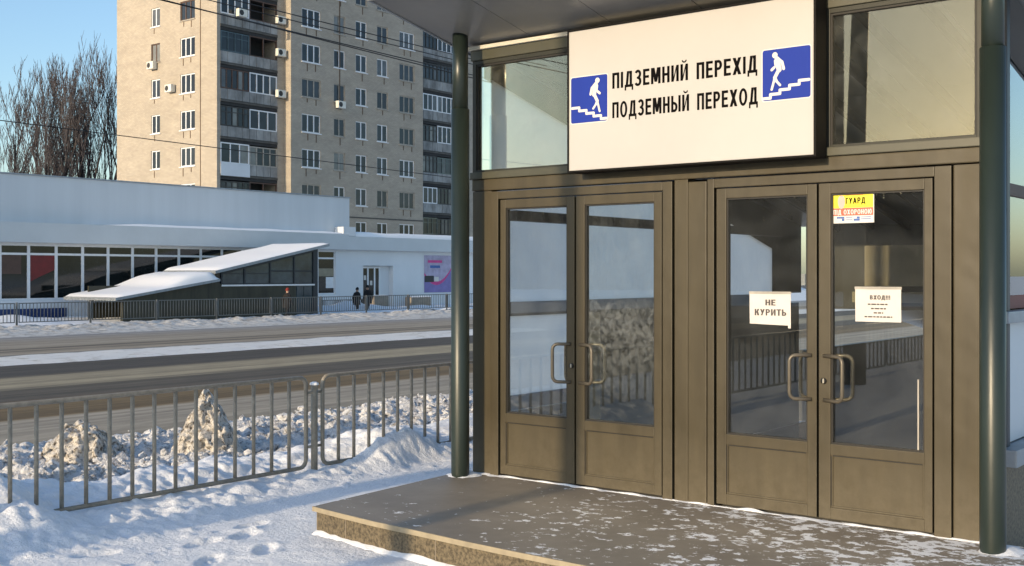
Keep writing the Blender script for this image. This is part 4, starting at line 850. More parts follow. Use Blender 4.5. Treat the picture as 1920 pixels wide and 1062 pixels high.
# ------------------------------------------------------------ SHOP across the street (wall plane Y = 54)
YS = 54.0
def Xs(px, Y=YS): return onY(px, 514, Y)[0]
shop = thing('shop_building', (40, YS, -0.3), 'long low white shop with a raised pale parapet, a glazed front and a blue plinth', 'building')
ZF0, ZF1, ZUP = 3.46, 4.45, 6.85
xw0, xw1 = 28.65 - 1.48 * 10, Xs(629); zs0 = 0.6
nb = int(round((xw1 - xw0) / 1.48)); bw = (xw1 - xw0) / nb
xd0, xd1 = Xs(681), Xs(737); zd1 = 2.45
mb = MB()
mb.wall('Y', YS, 0, 70, -0.5, ZF0, [(xw0, xw1, zs0 - 0.0, 3.36), (xd0, xd1, -0.35, zd1)], 0.45, 0)
mb.box(0, 70, YS + 9, YS + 9.2, -0.5, ZF1)
mb.build('wall', 'shopw', shop)
MB().box(0, Xs(124), YS - 0.05, YS - 0.002, -0.45, 0.17).build('plinth', 'plinthb', shop)
mb = MB(); mb.box(0, Xs(646), YS - 0.42, YS + 9.3, ZF0, ZF1); mb.box(Xs(646), 70, YS - 0.42, YS + 9.3, ZF0 + 0.0, ZF1 - 0.13); mb.build('fascia', 'shopg', shop)
xu = onY(655, 0, YS + 0.45)[0]
MB().box(0, xu, YS + 0.45, YS + 9, ZF1 + 0.002, ZUP).build('raised_parapet', 'shopup', shop)
MB().box(0, xu + 0.05, YS + 0.38, YS + 9.05, ZUP + 0.002, ZUP + 0.07).build('parapet_coping', 'roofedge', shop)
mb = MB()
def ledge(x, y):
    e = sstep(YS - 0.42, YS - 0.3, y)
    return ZF1 + 0.005 + e * 0.16 * sstep(33.5, 36.5, x) * (0.8 + 0.4 * nz(x * 0.5, 3))
mb.grid(frange(33.4, xu, 0.4), [YS - 0.42, YS - 0.36, YS - 0.25, YS, YS + 0.44], ledge); mb.build('ledge_snow', 'snowroof', shop)
mb = MB(); mb.bbox(Xs(644, YS - 0.4), Xs(667, YS - 0.4), YS - 0.40, YS + 0.4, ZF1 - 0.12, ZF1 + 0.48, 0.02); mb.build('end_block', 'shopw', shop)
mb = MB(); mb.grid(frange(Xs(667, YS - 0.4), 70, 0.5), [YS - 0.42, YS - 0.36, YS - 0.25, YS + 2, YS + 9], lambda x, y: ZF1 - 0.125 + sstep(YS - 0.42, YS - 0.3, y) * (0.30 + 0.06 * nz(x * 0.5, 7))); mb.build('roof_snow', 'snowroof', shop)
# window bays: white frame, two panes each
fm = None
for k in range(nb):
    x0 = xw0 + k * bw; x1 = x0 + bw; t = 0.075
    mb = MB()
    for (a, b, c, d) in ((x0 + 0.001, x0 + t, zs0, 3.36), (x1 - t, x1 - 0.001, zs0, 3.36), (x0 + t, x1 - t, zs0, zs0 + 0.09), (x0 + t, x1 - t, 2.84, 2.95), (x0 + t, x1 - t, 3.30, 3.36)): mb.box(a, b, YS + 0.06, YS + 0.16, c, d)
    w = mb.build('window', 'framew', shop)
    MB().box(x0 + t, x1 - t, YS + 0.11, YS + 0.12, zs0 + 0.09, 2.84).build('pane', 'shopglass', w)
    MB().box(x0 + t, x1 - t, YS + 0.11, YS + 0.12, 2.95, 3.30).build('pane', 'shopglass', w)
    if 62 < 960 and abs((x0 + x1) / 2 - Xs(83)) < bw / 2:
        MB().prism([(x0 + t, 1.5), (x0 + t + 0.5, 1.75), (x1 - t, 2.1), (x1 - t, 2.84), (x0 + t, 2.84)], 'Y', YS + 0.098, YS + 0.108).build('red_panel', 'redpanel', w)
    if abs((x0 + x1) / 2 - Xs(30)) < bw / 2: MB().box(x0 + t, x1 - t - 0.3, YS + 0.098, YS + 0.108, 1.9, 2.84).build('red_panel', 'brown', w)
    if k == nb - 1:
        MB().box(x0 + t, x1 - t, YS + 0.099, YS + 0.106, 1.75, 2.25).build('blind', 'inttan', w)
        MB().box((x0 + x1) / 2, x1 - t, YS + 0.092, YS + 0.105, 1.0, 1.7).build('panel', 'framew', w)
MB().box(xw0 - 0.2, xw1 + 0.25, YS - 0.03, YS - 0.001, zs0 - 0.14, zs0 - 0.02).build('sill', 'framew', shop)
# recessed shop door
dr = MB()
xa, xb = xd0 + 0.02, xd0 + (xd1 - xd0) * 0.68
for x in (xa, xa + (xb - xa) * 0.36, xa + (xb - xa) * 0.69, xb - 0.12): dr.box(x, x + 0.12, YS + 0.32, YS + 0.42, -0.3, 2.4)
dr.box(xa + 0.12, xb - 0.12, YS + 0.33, YS + 0.41, 2.28, 2.40); dr.box(xa + 0.12, xb - 0.12, YS + 0.33, YS + 0.41, -0.3, -0.1)
d = dr.build('door', 'framew', shop)
MB().box(xa + 0.05, xb - 0.05, YS + 0.36, YS + 0.37, -0.1, 2.28).build('pane', 'shopglass', d)
MB().box(xb, xd1, YS + 0.40, YS + 0.45, -0.35, zd1).build('recess_wall', 'shopw', shop)
for (u, z) in ((0.2, 1.5), (0.5, 1.15)): MB().box(xa + (xb - xa) * u, xa + (xb - xa) * u + 0.22, YS + 0.345, YS + 0.355, z, z + 0.3).build('paper_sheet', 'paper', d)
# advertising poster on the shop wall
pp0, pp1 = Xs(795), Xs(795) + 3.0; pz0, pz1 = onY(800, 549, YS)[1], onY(800, 479, YS)[1]
po = thing('wall_poster', (pp0, YS, pz0), 'lilac and purple advertising poster on the white shop wall beside the green column', 'poster')
YP = YS - 0.03
MB().box(pp0, pp1, YP, YS - 0.003, pz0, pz1).build('board', 'lilac', po)
def PXZ(u, v): return pp0 + u * (pp1 - pp0), pz0 + v * (pz1 - pz0)
def rect(u0, u1, v0, v1, dy, m, name):
    a, b = PXZ(u0, v0), PXZ(u1, v1); MB().box(a[0], b[0], YP - dy - 0.002, YP - dy, a[1], b[1]).build(name, m, po)
mb = MB(); pts = [PXZ(u, v) for u, v in [(0.003, 0.004), (0.997, 0.004), (0.997, 0.55)] + [(0.95 - 0.95 * i / 12, 0.2 + 1.5 * ((0.95 - 0.95 * i / 12) - 0.42) ** 2 * (1 if i < 7 else 0.9)) for i in range(13)]]; mb.prism(pts, 'Y', YP - 0.004, YP - 0.002); mb.build('purple_field', 'purple', po)
mb = MB(); pts = [PXZ(u, v) for u, v in [(0.95 - 0.95 * i / 12, 0.2 + 1.5 * ((0.95 - 0.95 * i / 12) - 0.42) ** 2) for i in range(13)] + [(0.95 * i / 12, 0.29 + 1.35 * ((0.95 * i / 12) - 0.42) ** 2) for i in range(13)]]; mb.prism(pts, 'Y', YP - 0.006, YP - 0.0045); mb.build('magenta_arc', 'magenta', po)
rect(0.01, 0.33, 0.28, 0.45, 0.0065, 'navy', 'dark_shape'); rect(0.34, 0.5, 0.3, 0.42, 0.0065, 'white', 'light_shape')
rect(0.12, 0.62, 0.80, 0.87, 0.0065, 'magenta', 'headline'); rect(0.2, 0.55, 0.66, 0.73, 0.0065, 'stblue', 'headline')
# concrete parapets and rail by the shop steps
def block(px0, px1, py0, py1, Y, label, h):
    x0, zt_ = onY(px0, py0, Y); x1, _ = onY(px1, py0, Y); t = thing('concrete_block', ((x0 + x1) / 2, Y, zt_ - h), label, 'concrete block', 'concrete blocks at the shop steps')
    MB().bbox(x0, x1, Y, Y + 0.6, zt_ - h, zt_, 0.02).build('body', 'conc', t)
    mb = MB(); mb.grid(frange(x0 - 0.03, x1 + 0.03, 0.15), [Y - 0.04, Y + 0.05, Y + 0.3, Y + 0.55, Y + 0.64], lambda x, y: zt_ + 0.003 + 0.07 * sstep(Y - 0.04, Y + 0.12, y) * sstep(Y + 0.64, Y + 0.5, y)); mb.build('snow_cap', 'snow', t)
block(702, 729, 556, 575, 52.2, 'square concrete block right of the two walking people', 1.0)
block(772, 808, 558, 568, 52.6, 'wide concrete block below the lilac poster, half buried in snow', 1.0)
lr = thing('low_fence', (Xs(620, 52.4), 52.4, -0.3), 'low dark railing in the snow in front of the narrow shop window', 'railing')
x0, z1 = onY(603, 563, 52.4); x1, _ = onY(660, 563, 52.4); z0 = onY(603, 577, 52.4)[1]
mb = MB(); mb.box(x0, x1, 52.4, 52.44, z1 - 0.05, z1); mb.box(x0, x1, 52.4, 52.44, z0 - 0.2, z0 - 0.15); mb.build('rail', 'railfar', lr)
mb = MB(); [mb.box(x0 + (x1 - x0) * k / 16, x0 + (x1 - x0) * k / 16 + 0.05, 52.445, 52.47, z0 - 0.35, z1 - 0.02) for k in range(17)]; mb.build('pickets', 'railfar', lr)

# ------------------------------------------------------------ FAR PAVILION (twin, mirrored)
YN, YFAR = 48.0, 52.5
fp = thing('underpass_pavilion', (37, 50, -0.4), 'far underpass pavilion with two snowy sloping roofs, in front of the white shop', 'building', 'twin underpass pavilions')
def roof(px0, py0, px1, py1, th, name, hump=None):
    (xa, za), (xb, zb) = onY(px0, py0, YN), onY(px1, py1, YN)
    def z(x): return za + (zb - za) * (x - xa) / (xb - xa)
    mb = MB(); mb.add([(xa, YN, z(xa)), (xb, YN, z(xb)), (xb, YFAR, z(xb)), (xa, YFAR, z(xa)), (xa, YN, z(xa) - th), (xb, YN, z(xb) - th), (xb, YFAR, z(xb) - th), (xa, YFAR, z(xa) - th)],
        [(0, 1, 2, 3), (4, 7, 6, 5), (0, 4, 5, 1), (1, 5, 6, 2), (2, 6, 7, 3), (3, 7, 4, 0)]); r = mb.build(name, 'roofedge', fp)
    mb = MB(); mb.grid(frange(xa + 0.08, xb - 0.02, 0.25), [YN, YN + 0.06, YN + 0.2, YN + 1.2, YN + 2.2, YN + 3.4, YFAR - 0.1, YFAR], lambda x, y: z(x) + 0.003 + sstep(YN, YN + 0.12, y) * (0.09 + 0.04 * nz(x * 0.7, y * 0.7, 2) + (hump(x, y) if hump else 0)) * sstep(xa + 0.05, xa + 0.4, x) * sstep(xb, xb - 0.15, x)); mb.build('roof_snow', 'snowroof', r)
    mb = MB(); random.seed(7)
    for k in range(34):
        y = YN + 0.07 + 4.4 * k / 34; mb.tube([(xa - 0.012, y, z(xa) - th * 0.3), (xa - 0.012, y, z(xa) - th - 0.05 - 0.12 * random.random())], [0.03, 0.004], 5)
    mb.build('icicles', 'roofedge', r)
    return xa, xb, z
lx0, lx1, lz = roof(217, 559, 413, 523, 0.13, 'lower_roof', lambda x, y: 0.34 * sstep(33.6, 35.6, x) * sstep(37.1, 36.6, x))
ux0, ux1, uz = roof(404, 508, 618, 457, 0.15, 'upper_roof')
yw = YN + 0.35
mb = MB(); mb.prism([(lx0 + 0.6, -0.6), (lx1 + 0.6, -0.6), (lx1 + 0.6, 1.25), (lx1, lz(lx1) - 0.14), (lx0 + 0.6, lz(lx0 + 0.6) - 0.14)], 'Y', yw, yw + 0.2); mb.box(lx1 + 0.6, onY(555, 540, yw)[0], yw, yw + 0.2, -0.6, 1.25); mb.build('stone_wall', 'olivewall', fp)
xg0, xg1 = onY(412, 520, yw)[0], onY(598, 520, yw)[0]
zsill = onY(500, 532, yw)[1]
MB().box(xg0 + 0.1, xg1 - 0.35, yw - 0.05, yw + 0.1, 1.255, 1.34).build('white_sill', 'framew', fp)
mull = [onY(p, 520, yw)[0] for p in (416, 459, 507, 552, 594)]
for k in range(4):
    a, b = mull[k] + 0.05, mull[k + 1] - 0.05
    zb0 = 1.345 if k < 3 else -0.4
    mb = MB(); mb.prism([(a, zb0), (b, zb0), (b, uz(b) - 0.3), (a, uz(a) - 0.3)], 'Y', yw + 0.05, yw + 0.06)
    w = mb.build('window', 'glassblue', fp)
    mb = MB(); mb.box(a, b, yw + 0.02, yw + 0.045, 2.02 if k > 1 else 1.9, 2.10 if k > 1 else 1.93); mb.box(a, b, yw + 0.02, yw + 0.045, 1.345, 1.40); mb.build('frame', 'navy', w)
mb = MB()
for x in mull[:4]: mb.box(x - 0.05, x + 0.05, yw, yw + 0.12, 1.345, uz(x) - 0.16)
mb.build('mullion', 'navy', fp)
MB().box(mull[4] - 0.28, mull[4] + 0.06, yw - 0.02, yw + 0.2, -0.5, uz(mull[4]) - 0.16).build('corner_column', 'navy', fp)
mb = MB(); mb.prism([(mull[0], uz(mull[0]) - 0.31), (mull[4], uz(mull[4]) - 0.31), (mull[4], uz(mull[4]) - 0.16), (mull[0], uz(mull[0]) - 0.16)], 'Y', yw - 0.01, yw + 0.1); mb.build('eaves_beam', 'navy', fp)
mb = MB(); mb.box(mull[3] + 0.2, mull[3] + 0.5, yw + 0.02, yw + 0.04, -0.3, 1.2); mb.box(mull[3] + 0.72, mull[3] + 1.0, yw + 0.02, yw + 0.04, -0.3, 1.2); mb.build('light_strip', 'glassblue', fp)
MB().box(lx0 + 1, mull[4], YFAR - 0.6, YFAR - 0.5, -0.5, 1.3).build('back_wall', 'olivewall', fp)

# ------------------------------------------------------------ far railing along the opposite kerb
random.seed(11)
fx = [21.65 + 3.42 * k for k in range(12)]
first = None
for i, xa in enumerate(fx[:-1]):
    xb = xa + 3.42; z0, z1 = -0.26, 0.68
    if first is None:
        t = thing('kerb_railing', (xa, 46.0, z0), 'grey', 'railing', 'railing panels along the far kerb')
        mb = MB()
        for (a, b, c, d) in ((xa + 0.12, xb - 0.12, z1 - 0.04, z1), (xa + 0.12, xb - 0.12, z0 + 0.1, z0 + 0.14), (xa + 0.09, xa + 0.12, z0 + 0.1, z1), (xb - 0.12, xb - 0.09, z0 + 0.1, z1)): mb.box(a, b, 45.98, 46.02, c, d)
        pf = mb.build('panel_frame', 'railfar', t)
        mb = MB(); n = 20
        for k in range(1, n): x = xa + 0.105 + (xb - xa - 0.21) * k / n; mb.tube([(x, 46.0, z0 + 0.12), (x, 46.0, z1 - 0.02)], 0.017, 5)
        mb.build('bars', 'railfar', pf)
        MB().tube([(xa, 46, z0 - 0.3), (xa, 46, z1 + 0.02)], 0.045, 8).build('post', 'railfar', t)
        first = t
    else: t = clone(first, None, (xa - fx[0], 0, 0))
    nm = ['first', 'second', 'third', 'fourth', 'fifth', 'sixth', 'seventh', 'eighth', 'ninth', 'tenth', 'eleventh'][i]
    t['label'] = 'grey bar railing panel on the far kerb, %s from the left' % nm

# ------------------------------------------------------------ APARTMENT BLOCK
YA, XG, YLG, YB = 69.0, 53.6, 69.76, 82.7
def Xa(px, Y=YA): return onY(px, 0, Y)[0]
def Yg(px): return onX(px, 0, XG)[0]
ZTOPB = 28.0
ap = thing('apartment_block', (60, 72, -0.4), 'tall tan brick apartment block with loggias and white windows behind the white shop', 'building')
cols = [(566, 601, 3), (626, 647, 2), (667, 688, 2), (707, 727, 2), (749, 777, 3)]
fr_h = 1.47; sills = [10.39 + 2.8 * k for k in range(-3, 6)]
holes = [(Xa(a), Xa(b), z, z + fr_h) for (a, b, n) in cols for z in sills]
xf0, xf1 = Xa(545.5), Xa(793)
mb = MB(); mb.wall('Y', YA, xf0, xf1, -0.5, ZTOPB, holes, 0.16)
gcols = [(283.5, 300, 2), (338, 365.5, 3)]; gs = [10.12 + 2.8 * k for k in range(-3, 6)]
gh = [(Yg(b), Yg(a), z, z + fr_h) for (a, b, n) in gcols for z in gs]
mb.wall('X', XG, YLG, YB, -0.5, ZTOPB, gh, 0.16)
xl0, xl1 = Xa(413, YLG), Xa(520, YLG)
mb.box(XG + 0.001, xl0, YLG, YLG + 1.6, -0.5, ZTOPB); mb.box(xl1, xf0, YLG, YLG + 1.6, -0.5, ZTOPB); mb.box(xf0, xf0 + 0.01, YA, YLG, -0.5, ZTOPB)
mb.box(xf1 - 0.02, xf1, YA + 0.01, YA + 3, -0.5, ZTOPB); mb.box(xf1 + 5.2, xf1 + 9, YA + 0.6, YA + 3, -0.5, ZTOPB)
mb.build('wall', 'brick', ap)
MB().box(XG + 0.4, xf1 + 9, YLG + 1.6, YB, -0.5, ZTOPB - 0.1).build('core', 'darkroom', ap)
MB().box(XG + 0.3, xf1, YA + 0.3, YLG + 0.9, ZTOPB, ZTOPB + 0.3).build('roof', 'slab', ap)
def pick(): return random.random()
FR = ['framew', 'framew', 'framew', 'wood', 'brown']
random.seed(21)
def win(axis, a, u0, u1, z0, z1, n, fmat):
    """window recessed in the wall: frame, pane, white sill with rust streaks under it"""
    t = 0.085; d0, d1 = a + 0.07, a + 0.14; mb = MB()
    def bx(m_, ua, ub, za, zb, da=d0, db=d1, mi=0): (m_.box(ua, ub, da, db, za, zb, mi) if axis == 'Y' else m_.box(da, db, ua, ub, za, zb, mi))
    bx(mb, u0, u0 + t, z0, z1); bx(mb, u1 - t, u1, z0, z1); bx(mb, u0 + t, u1 - t, z0, z0 + t); bx(mb, u0 + t, u1 - t, z1 - t, z1)
    for k in range(1, n): u = u0 + (u1 - u0) * k / n; bx(mb, u - 0.05, u + 0.05, z0 + t, z1 - t)
    w = mb.build('window', fmat, ap, )
    mb = MB(); bx(mb, u0 + t * 0.5, u1 - t * 0.5, z0 + t * 0.5, z1 - t * 0.5, a + 0.1, a + 0.115); mb.build('pane', 'pane', w)
    mb = MB(); bx(mb, u0 - 0.06, u1 + 0.06, z0 - 0.07, z0 - 0.005, a - 0.09, a + 0.06); mb.build('sill', 'framew' if fmat == 'framew' else 'wood', w)
    for f in ((0.25, 0.75) if n == 3 else (0.55,)):
        mb = MB(); u = u0 + (u1 - u0) * f + random.uniform(-0.1, 0.1); h = random.uniform(0.25, 0.6); bx(mb, u, u + 0.08, z0 - 0.15 - h, z0 - 0.12, a - 0.022, a - 0.002)
        mb.build('rust_bracket', 'stain', w)
for ci, (a, b, n) in enumerate(cols):
    for zi, z in enumerate(sills):
        if z < 3: continue
        win('Y', YA, Xa(a), Xa(b), z, z + fr_h, n, random.choice(FR[:4]) if ci < 4 or zi not in (4, 6) else 'wood')
for ci, (a, b, n) in enumerate(gcols):
    for z in gs:
        if z < 6: continue
        win('X', XG, Yg(b), Yg(a), z, z + fr_h, n, 'brown' if (ci == 0 and abs(z - gs[6]) < 0.1) or (ci == 1 and abs(z - gs[7]) < 0.1) else 'framew')
# pipe seam on the gable, brick joint lines
MB().box(XG - 0.03, XG - 0.004, Yg(376.5), Yg(375.5), -0.4, ZTOPB).build('drain_line', 'stain', ap)
# dark vertical seam between the narrow columns at the top of the front
MB().box(Xa(636), Xa(637.5), YA - 0.03, YA - 0.003, 15.5, ZTOPB).build('cable_line', 'stain', ap)
MB().box(xf0, xf1, YA - 0.02, YA - 0.002, 6.55, 6.66).build('string_course', 'slab', ap)
# loggias: slab, parapet, glazing in two halves
def glazing(x0, x1, z0, z1, style, Y, parent):
    n = {'white': 4, 'white3': 3, 'dark': 5, 'brown': 5, 'open': 2, 'blue': 4, 'old': 4}[style]
    fm = {'white': 'framew', 'white3': 'framew', 'dark': 'post', 'brown': 'brown', 'open': 'brown', 'blue': 'glassblue', 'old': 'wood'}[style]
    t = 0.09; mb = MB()
    mb.box(x0, x1, Y, Y + 0.1, z0, z0 + t); mb.box(x0, x1, Y, Y + 0.1, z1 - t, z1)
    for k in range(n + 1): x = x0 + (x1 - x0 - t) * k / n; mb.box(x, x + t, Y - 0.002, Y + 0.098, z0 + t, z1 - t)
    if style in ('old', 'blue', 'dark'): mb.box(x0, x1, Y + 0.003, Y + 0.095, z1 - 0.48, z1 - 0.42)
    g = mb.build('glazing', fm, parent)
    for k in range(n):
        if style == 'open': continue
        xx0, xx1 = x0 + (x1 - x0) * k / n + t, x0 + (x1 - x0) * (k + 1) / n
        MB().box(xx0, xx1, Y + 0.045, Y + 0.055, z0 + t, z1 - t).build('pane', 'pane', g)
styles = {5: ('blue', 'white3'), 4: ('white', 'open'), 3: ('blue', 'open'), 2: ('brown', 'white'), 1: ('dark', 'white3'), 0: ('white3', 'old'), -1: ('dark', 'open'), -2: ('dark', 'dark')}
def balcony_stack(x0, x1, Y, zt0, st, tint):
    for k, (sa, sb) in st.items():
        zt_ = zt0 + 2.8 * k; zb_ = zt_ - 1.52; xm = (x0 + x1) / 2
        par = MB()
        for (a, b, hh) in ((x0, xm, 0), (xm + 0.01, x1, 1)):
            segs = 4
            for q in range(segs): par.box(a + (b - a) * q / segs, a + (b - a) * (q + 1) / segs - 0.03, Y - 0.02 - 0.01 * (q % 2), Y + 0.06, zb_ - 0.80, zb_ - 0.02)
        b = par.build('balcony', 'parapet', ap)
        MB().box(x0, x1, Y - 0.05, Y + 1.4, zb_ - 1.0, zb_ - 0.83).build('slab', 'slab', b)
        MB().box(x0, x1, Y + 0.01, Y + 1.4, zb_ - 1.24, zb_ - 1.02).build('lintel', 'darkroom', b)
        glazing(x0 + 0.02, xm - 0.02, zb_, zt_ + random.uniform(-0.06, 0.04), sa, Y, b); glazing(xm + 0.02, x1 - 0.02, zb_ - 0.02, zt_ + random.uniform(-0.06, 0.04), sb, Y + 0.02, b)
        if k == 0 and tint: MB().box(x0 + 0.01, xm, Y - 0.06, Y - 0.035, zb_ - 0.95, zb_ + 0.04).build('white_panel', 'parapet2', b)
balcony_stack(xl0, xl1, YLG, 11.75, styles, True)
st2 = {4: ('dark', 'white'), 3: ('dark', 'dark'), 2: ('white', 'white'), 1: ('dark', 'white'), 0: ('dark', 'blue'), -1: ('white', 'dark'), -2: ('blue', 'dark')}
yr2 = YA + 0.6; balcony_stack(xf1 + 0.03, xf1 + 5.2, yr2, 12.6, st2, False)
# air conditioners hung on the block
def aircon(axis, a, u, z, label):
    t = thing('air_conditioner', (u, a, z) if axis == 'Y' else (a, u, z), label, 'air conditioner', 'air conditioners on the apartment block')
    w, h, dp = 0.82, 0.58, 0.36; mb = MB()
    (mb.bbox(u - w / 2, u + w / 2, a - dp - 0.1, a - 0.1, z, z + h, 0.02) if axis == 'Y' else mb.bbox(a - dp - 0.1, a - 0.1, u - w / 2, u + w / 2, z, z + h, 0.02)); mb.build('housing', 'acw', t)
    pts = [(0.1 + 0.21 * math.cos(q), h / 2 + 0.21 * math.sin(q)) for q in [2 * math.pi * i / 16 for i in range(16)]]
    mb = MB()
    if axis == 'Y': mb.prism([(u - 0.25 + p, z + q) for p, q in pts], 'Y', a - dp - 0.108, a - dp - 0.102)
    else: mb.prism([(u + 0.05 + p, z + q) for p, q in pts], 'X', a - dp - 0.108, a - dp - 0.102)
    mb.build('fan_grille', 'acd', t)
    mb = MB(); (mb.box(u - 0.3, u + 0.3, a - 0.1, a - 0.003, z - 0.04, z - 0.004) if axis == 'Y' else mb.box(a - 0.1, a - 0.003, u - 0.3, u + 0.3, z - 0.04, z - 0.004)); mb.build('bracket', 'slab', t)
def acx(px, py, label): y, z = onX(px, py, XG); aircon('X', XG, y, z, label)
def acy(px, py, label, Y=YA): x, z = onY(px, py, Y); aircon('Y', Y, x, z, label)
acx(290, 131, 'white air conditioner under the brown narrow window on the sunlit gable')
acx(324, 174, 'white air conditioner left of a wide window on the sunlit gable')
acy(634.5, 204, 'white air conditioner under a two-light window on the front of the apartment block')
acy(522, 46, 'air conditioner beside the topmost visible red-trimmed loggia', YLG); acy(522, 107, 'air conditioner beside the dark loggia, second from the top', YLG); acy(522, 184, 'air conditioner right of the loggia with white four-light glazing', YLG); acy(449, 33, 'air conditioner hung on the front of the topmost visible loggia parapet', YLG - 0.1)

# ------------------------------------------------------------ bare trees
def tree(px, ytop, Y, spread, seed, label, lean=0.0, name='bare_tree', upright=0.75, zb=-0.4, x=None, height=None, trunk_r=0.2, depth=5, fork=0.16):
    random.seed(seed); x = Xa(px, Y) if x is None else x; H = height or (onY(px, ytop, Y)[1] - zb)
    t = thing(name, (x, Y, zb), label, 'tree', 'bare winter trees')
    tr, cr = MB(), MB()
    def branch(p, d, L, r, lv):
        n = 4 if lv < 2 else 3; pts = [p.copy()]; rs = [r]; q = p.copy(); dd = d.copy()
        for i in range(n):
            dd = (dd + Vector((random.gauss(0, 0.10), random.gauss(0, 0.10), upright * 0.14))).normalized()
            q = q + dd * (L / n); pts.append(q.copy()); rs.append(r * (1 - 0.62 * (i + 1) / n))
        (tr if lv < 2 else cr).tube(pts, rs, 7 if lv < 2 else (4 if lv < 3 else 3), cap=False)
        if lv >= depth: return
        k = {0: 9, 1: 5, 2: 4, 3: 3, 4: 3}.get(lv, 3)
        for i in range(k):
            f = (fork if lv == 0 else 0.25) + (0.98 - (fork if lv == 0 else 0.25)) * (i + random.random() * 0.7) / k
            j = min(n - 1, int(f * n)); pp = pts[j].lerp(pts[j + 1], f * n - j)
            az = random.uniform(0, 2 * math.pi); sp = spread * random.uniform(0.6, 1.25)
            side = Vector((math.cos(az), math.sin(az), 0)); nd = (dd * 0.25 + side * sp + Vector((0, 0, upright))).normalized()
            branch(pp, nd, L * random.uniform(0.42, 0.62) * (1.0 - 0.45 * f if lv == 0 else 1.0) * (1.15 if lv == 0 else 1), max(0.020, rs[j] * 0.5), lv + 1)
    branch(Vector((x, Y, zb)), Vector((lean, 0, 1)).normalized(), H * 0.74, trunk_r, 0)
    a = tr.build('trunk', 'bark', t); b = cr.build('crown', 'twig', t)
    return t
tree(12, 160, 93, 0.42, 1, 'bare upright tree at the left edge behind the white shop', lean=0.05, trunk_r=0.17)
tree(58, 128, 91, 0.30, 2, 'slender bare poplar, second from the left behind the white shop', trunk_r=0.26)
tree(118, 118, 93, 0.36, 3, 'bushy bare tree in the middle of the row behind the white shop', trunk_r=0.2, fork=0.08)
tree(160, 112, 91, 0.36, 4, 'dense bare tree right of the middle of the row behind the white shop', trunk_r=0.28, fork=0.08)
tree(192, 62, 95, 0.30, 5, 'tallest bare tree, beside the sunlit gable of the apartment block', lean=0.03, trunk_r=0.22)
tree(88, 215, 92, 0.5, 6, 'low bare tree behind the slender poplar', trunk_r=0.16, fork=0.05)

# ------------------------------------------------------------ overhead wires along the street
def wire(pts, Y, r, label, sag=0.0):
    (xa, za), (xb, zb) = onY(*pts[0], Y), onY(*pts[1], Y); k = (zb - za) / (xb - xa)
    x0, x1 = xa - 30, xb + 25; path = []
    for i in range(25):
        x = x0 + (x1 - x0) * i / 24; path.append((x, Y, za + k * (x - xa) + sag * ((i / 12 - 1) ** 2 - 0.2)))
    tag(MB().tube(path, r, 5).build('overhead_wire', 'wire', loc=(x0, Y, path[0][2])), label, 'cable', 'overhead wires along the street')
wire(((305, 0), (412, 27)), 20, 0.014, 'overhead wire crossing the top of the gable and the front of the apartment block')
wire(((412, 27), (840, 130)), 20.4, 0.014, 'overhead wire crossing the front windows second row from the top')
wire(((437, 0), (800, 90)), 22, 0.014, 'overhead wire crossing the topmost windows of the apartment block')
wire(((430, 10), (800, 100)), 21, 0.012, 'thin overhead wire just under the topmost wire')
wire(((0, 226), (600, 302)), 24, 0.011, 'overhead wire crossing the tree crowns and the lower gable')

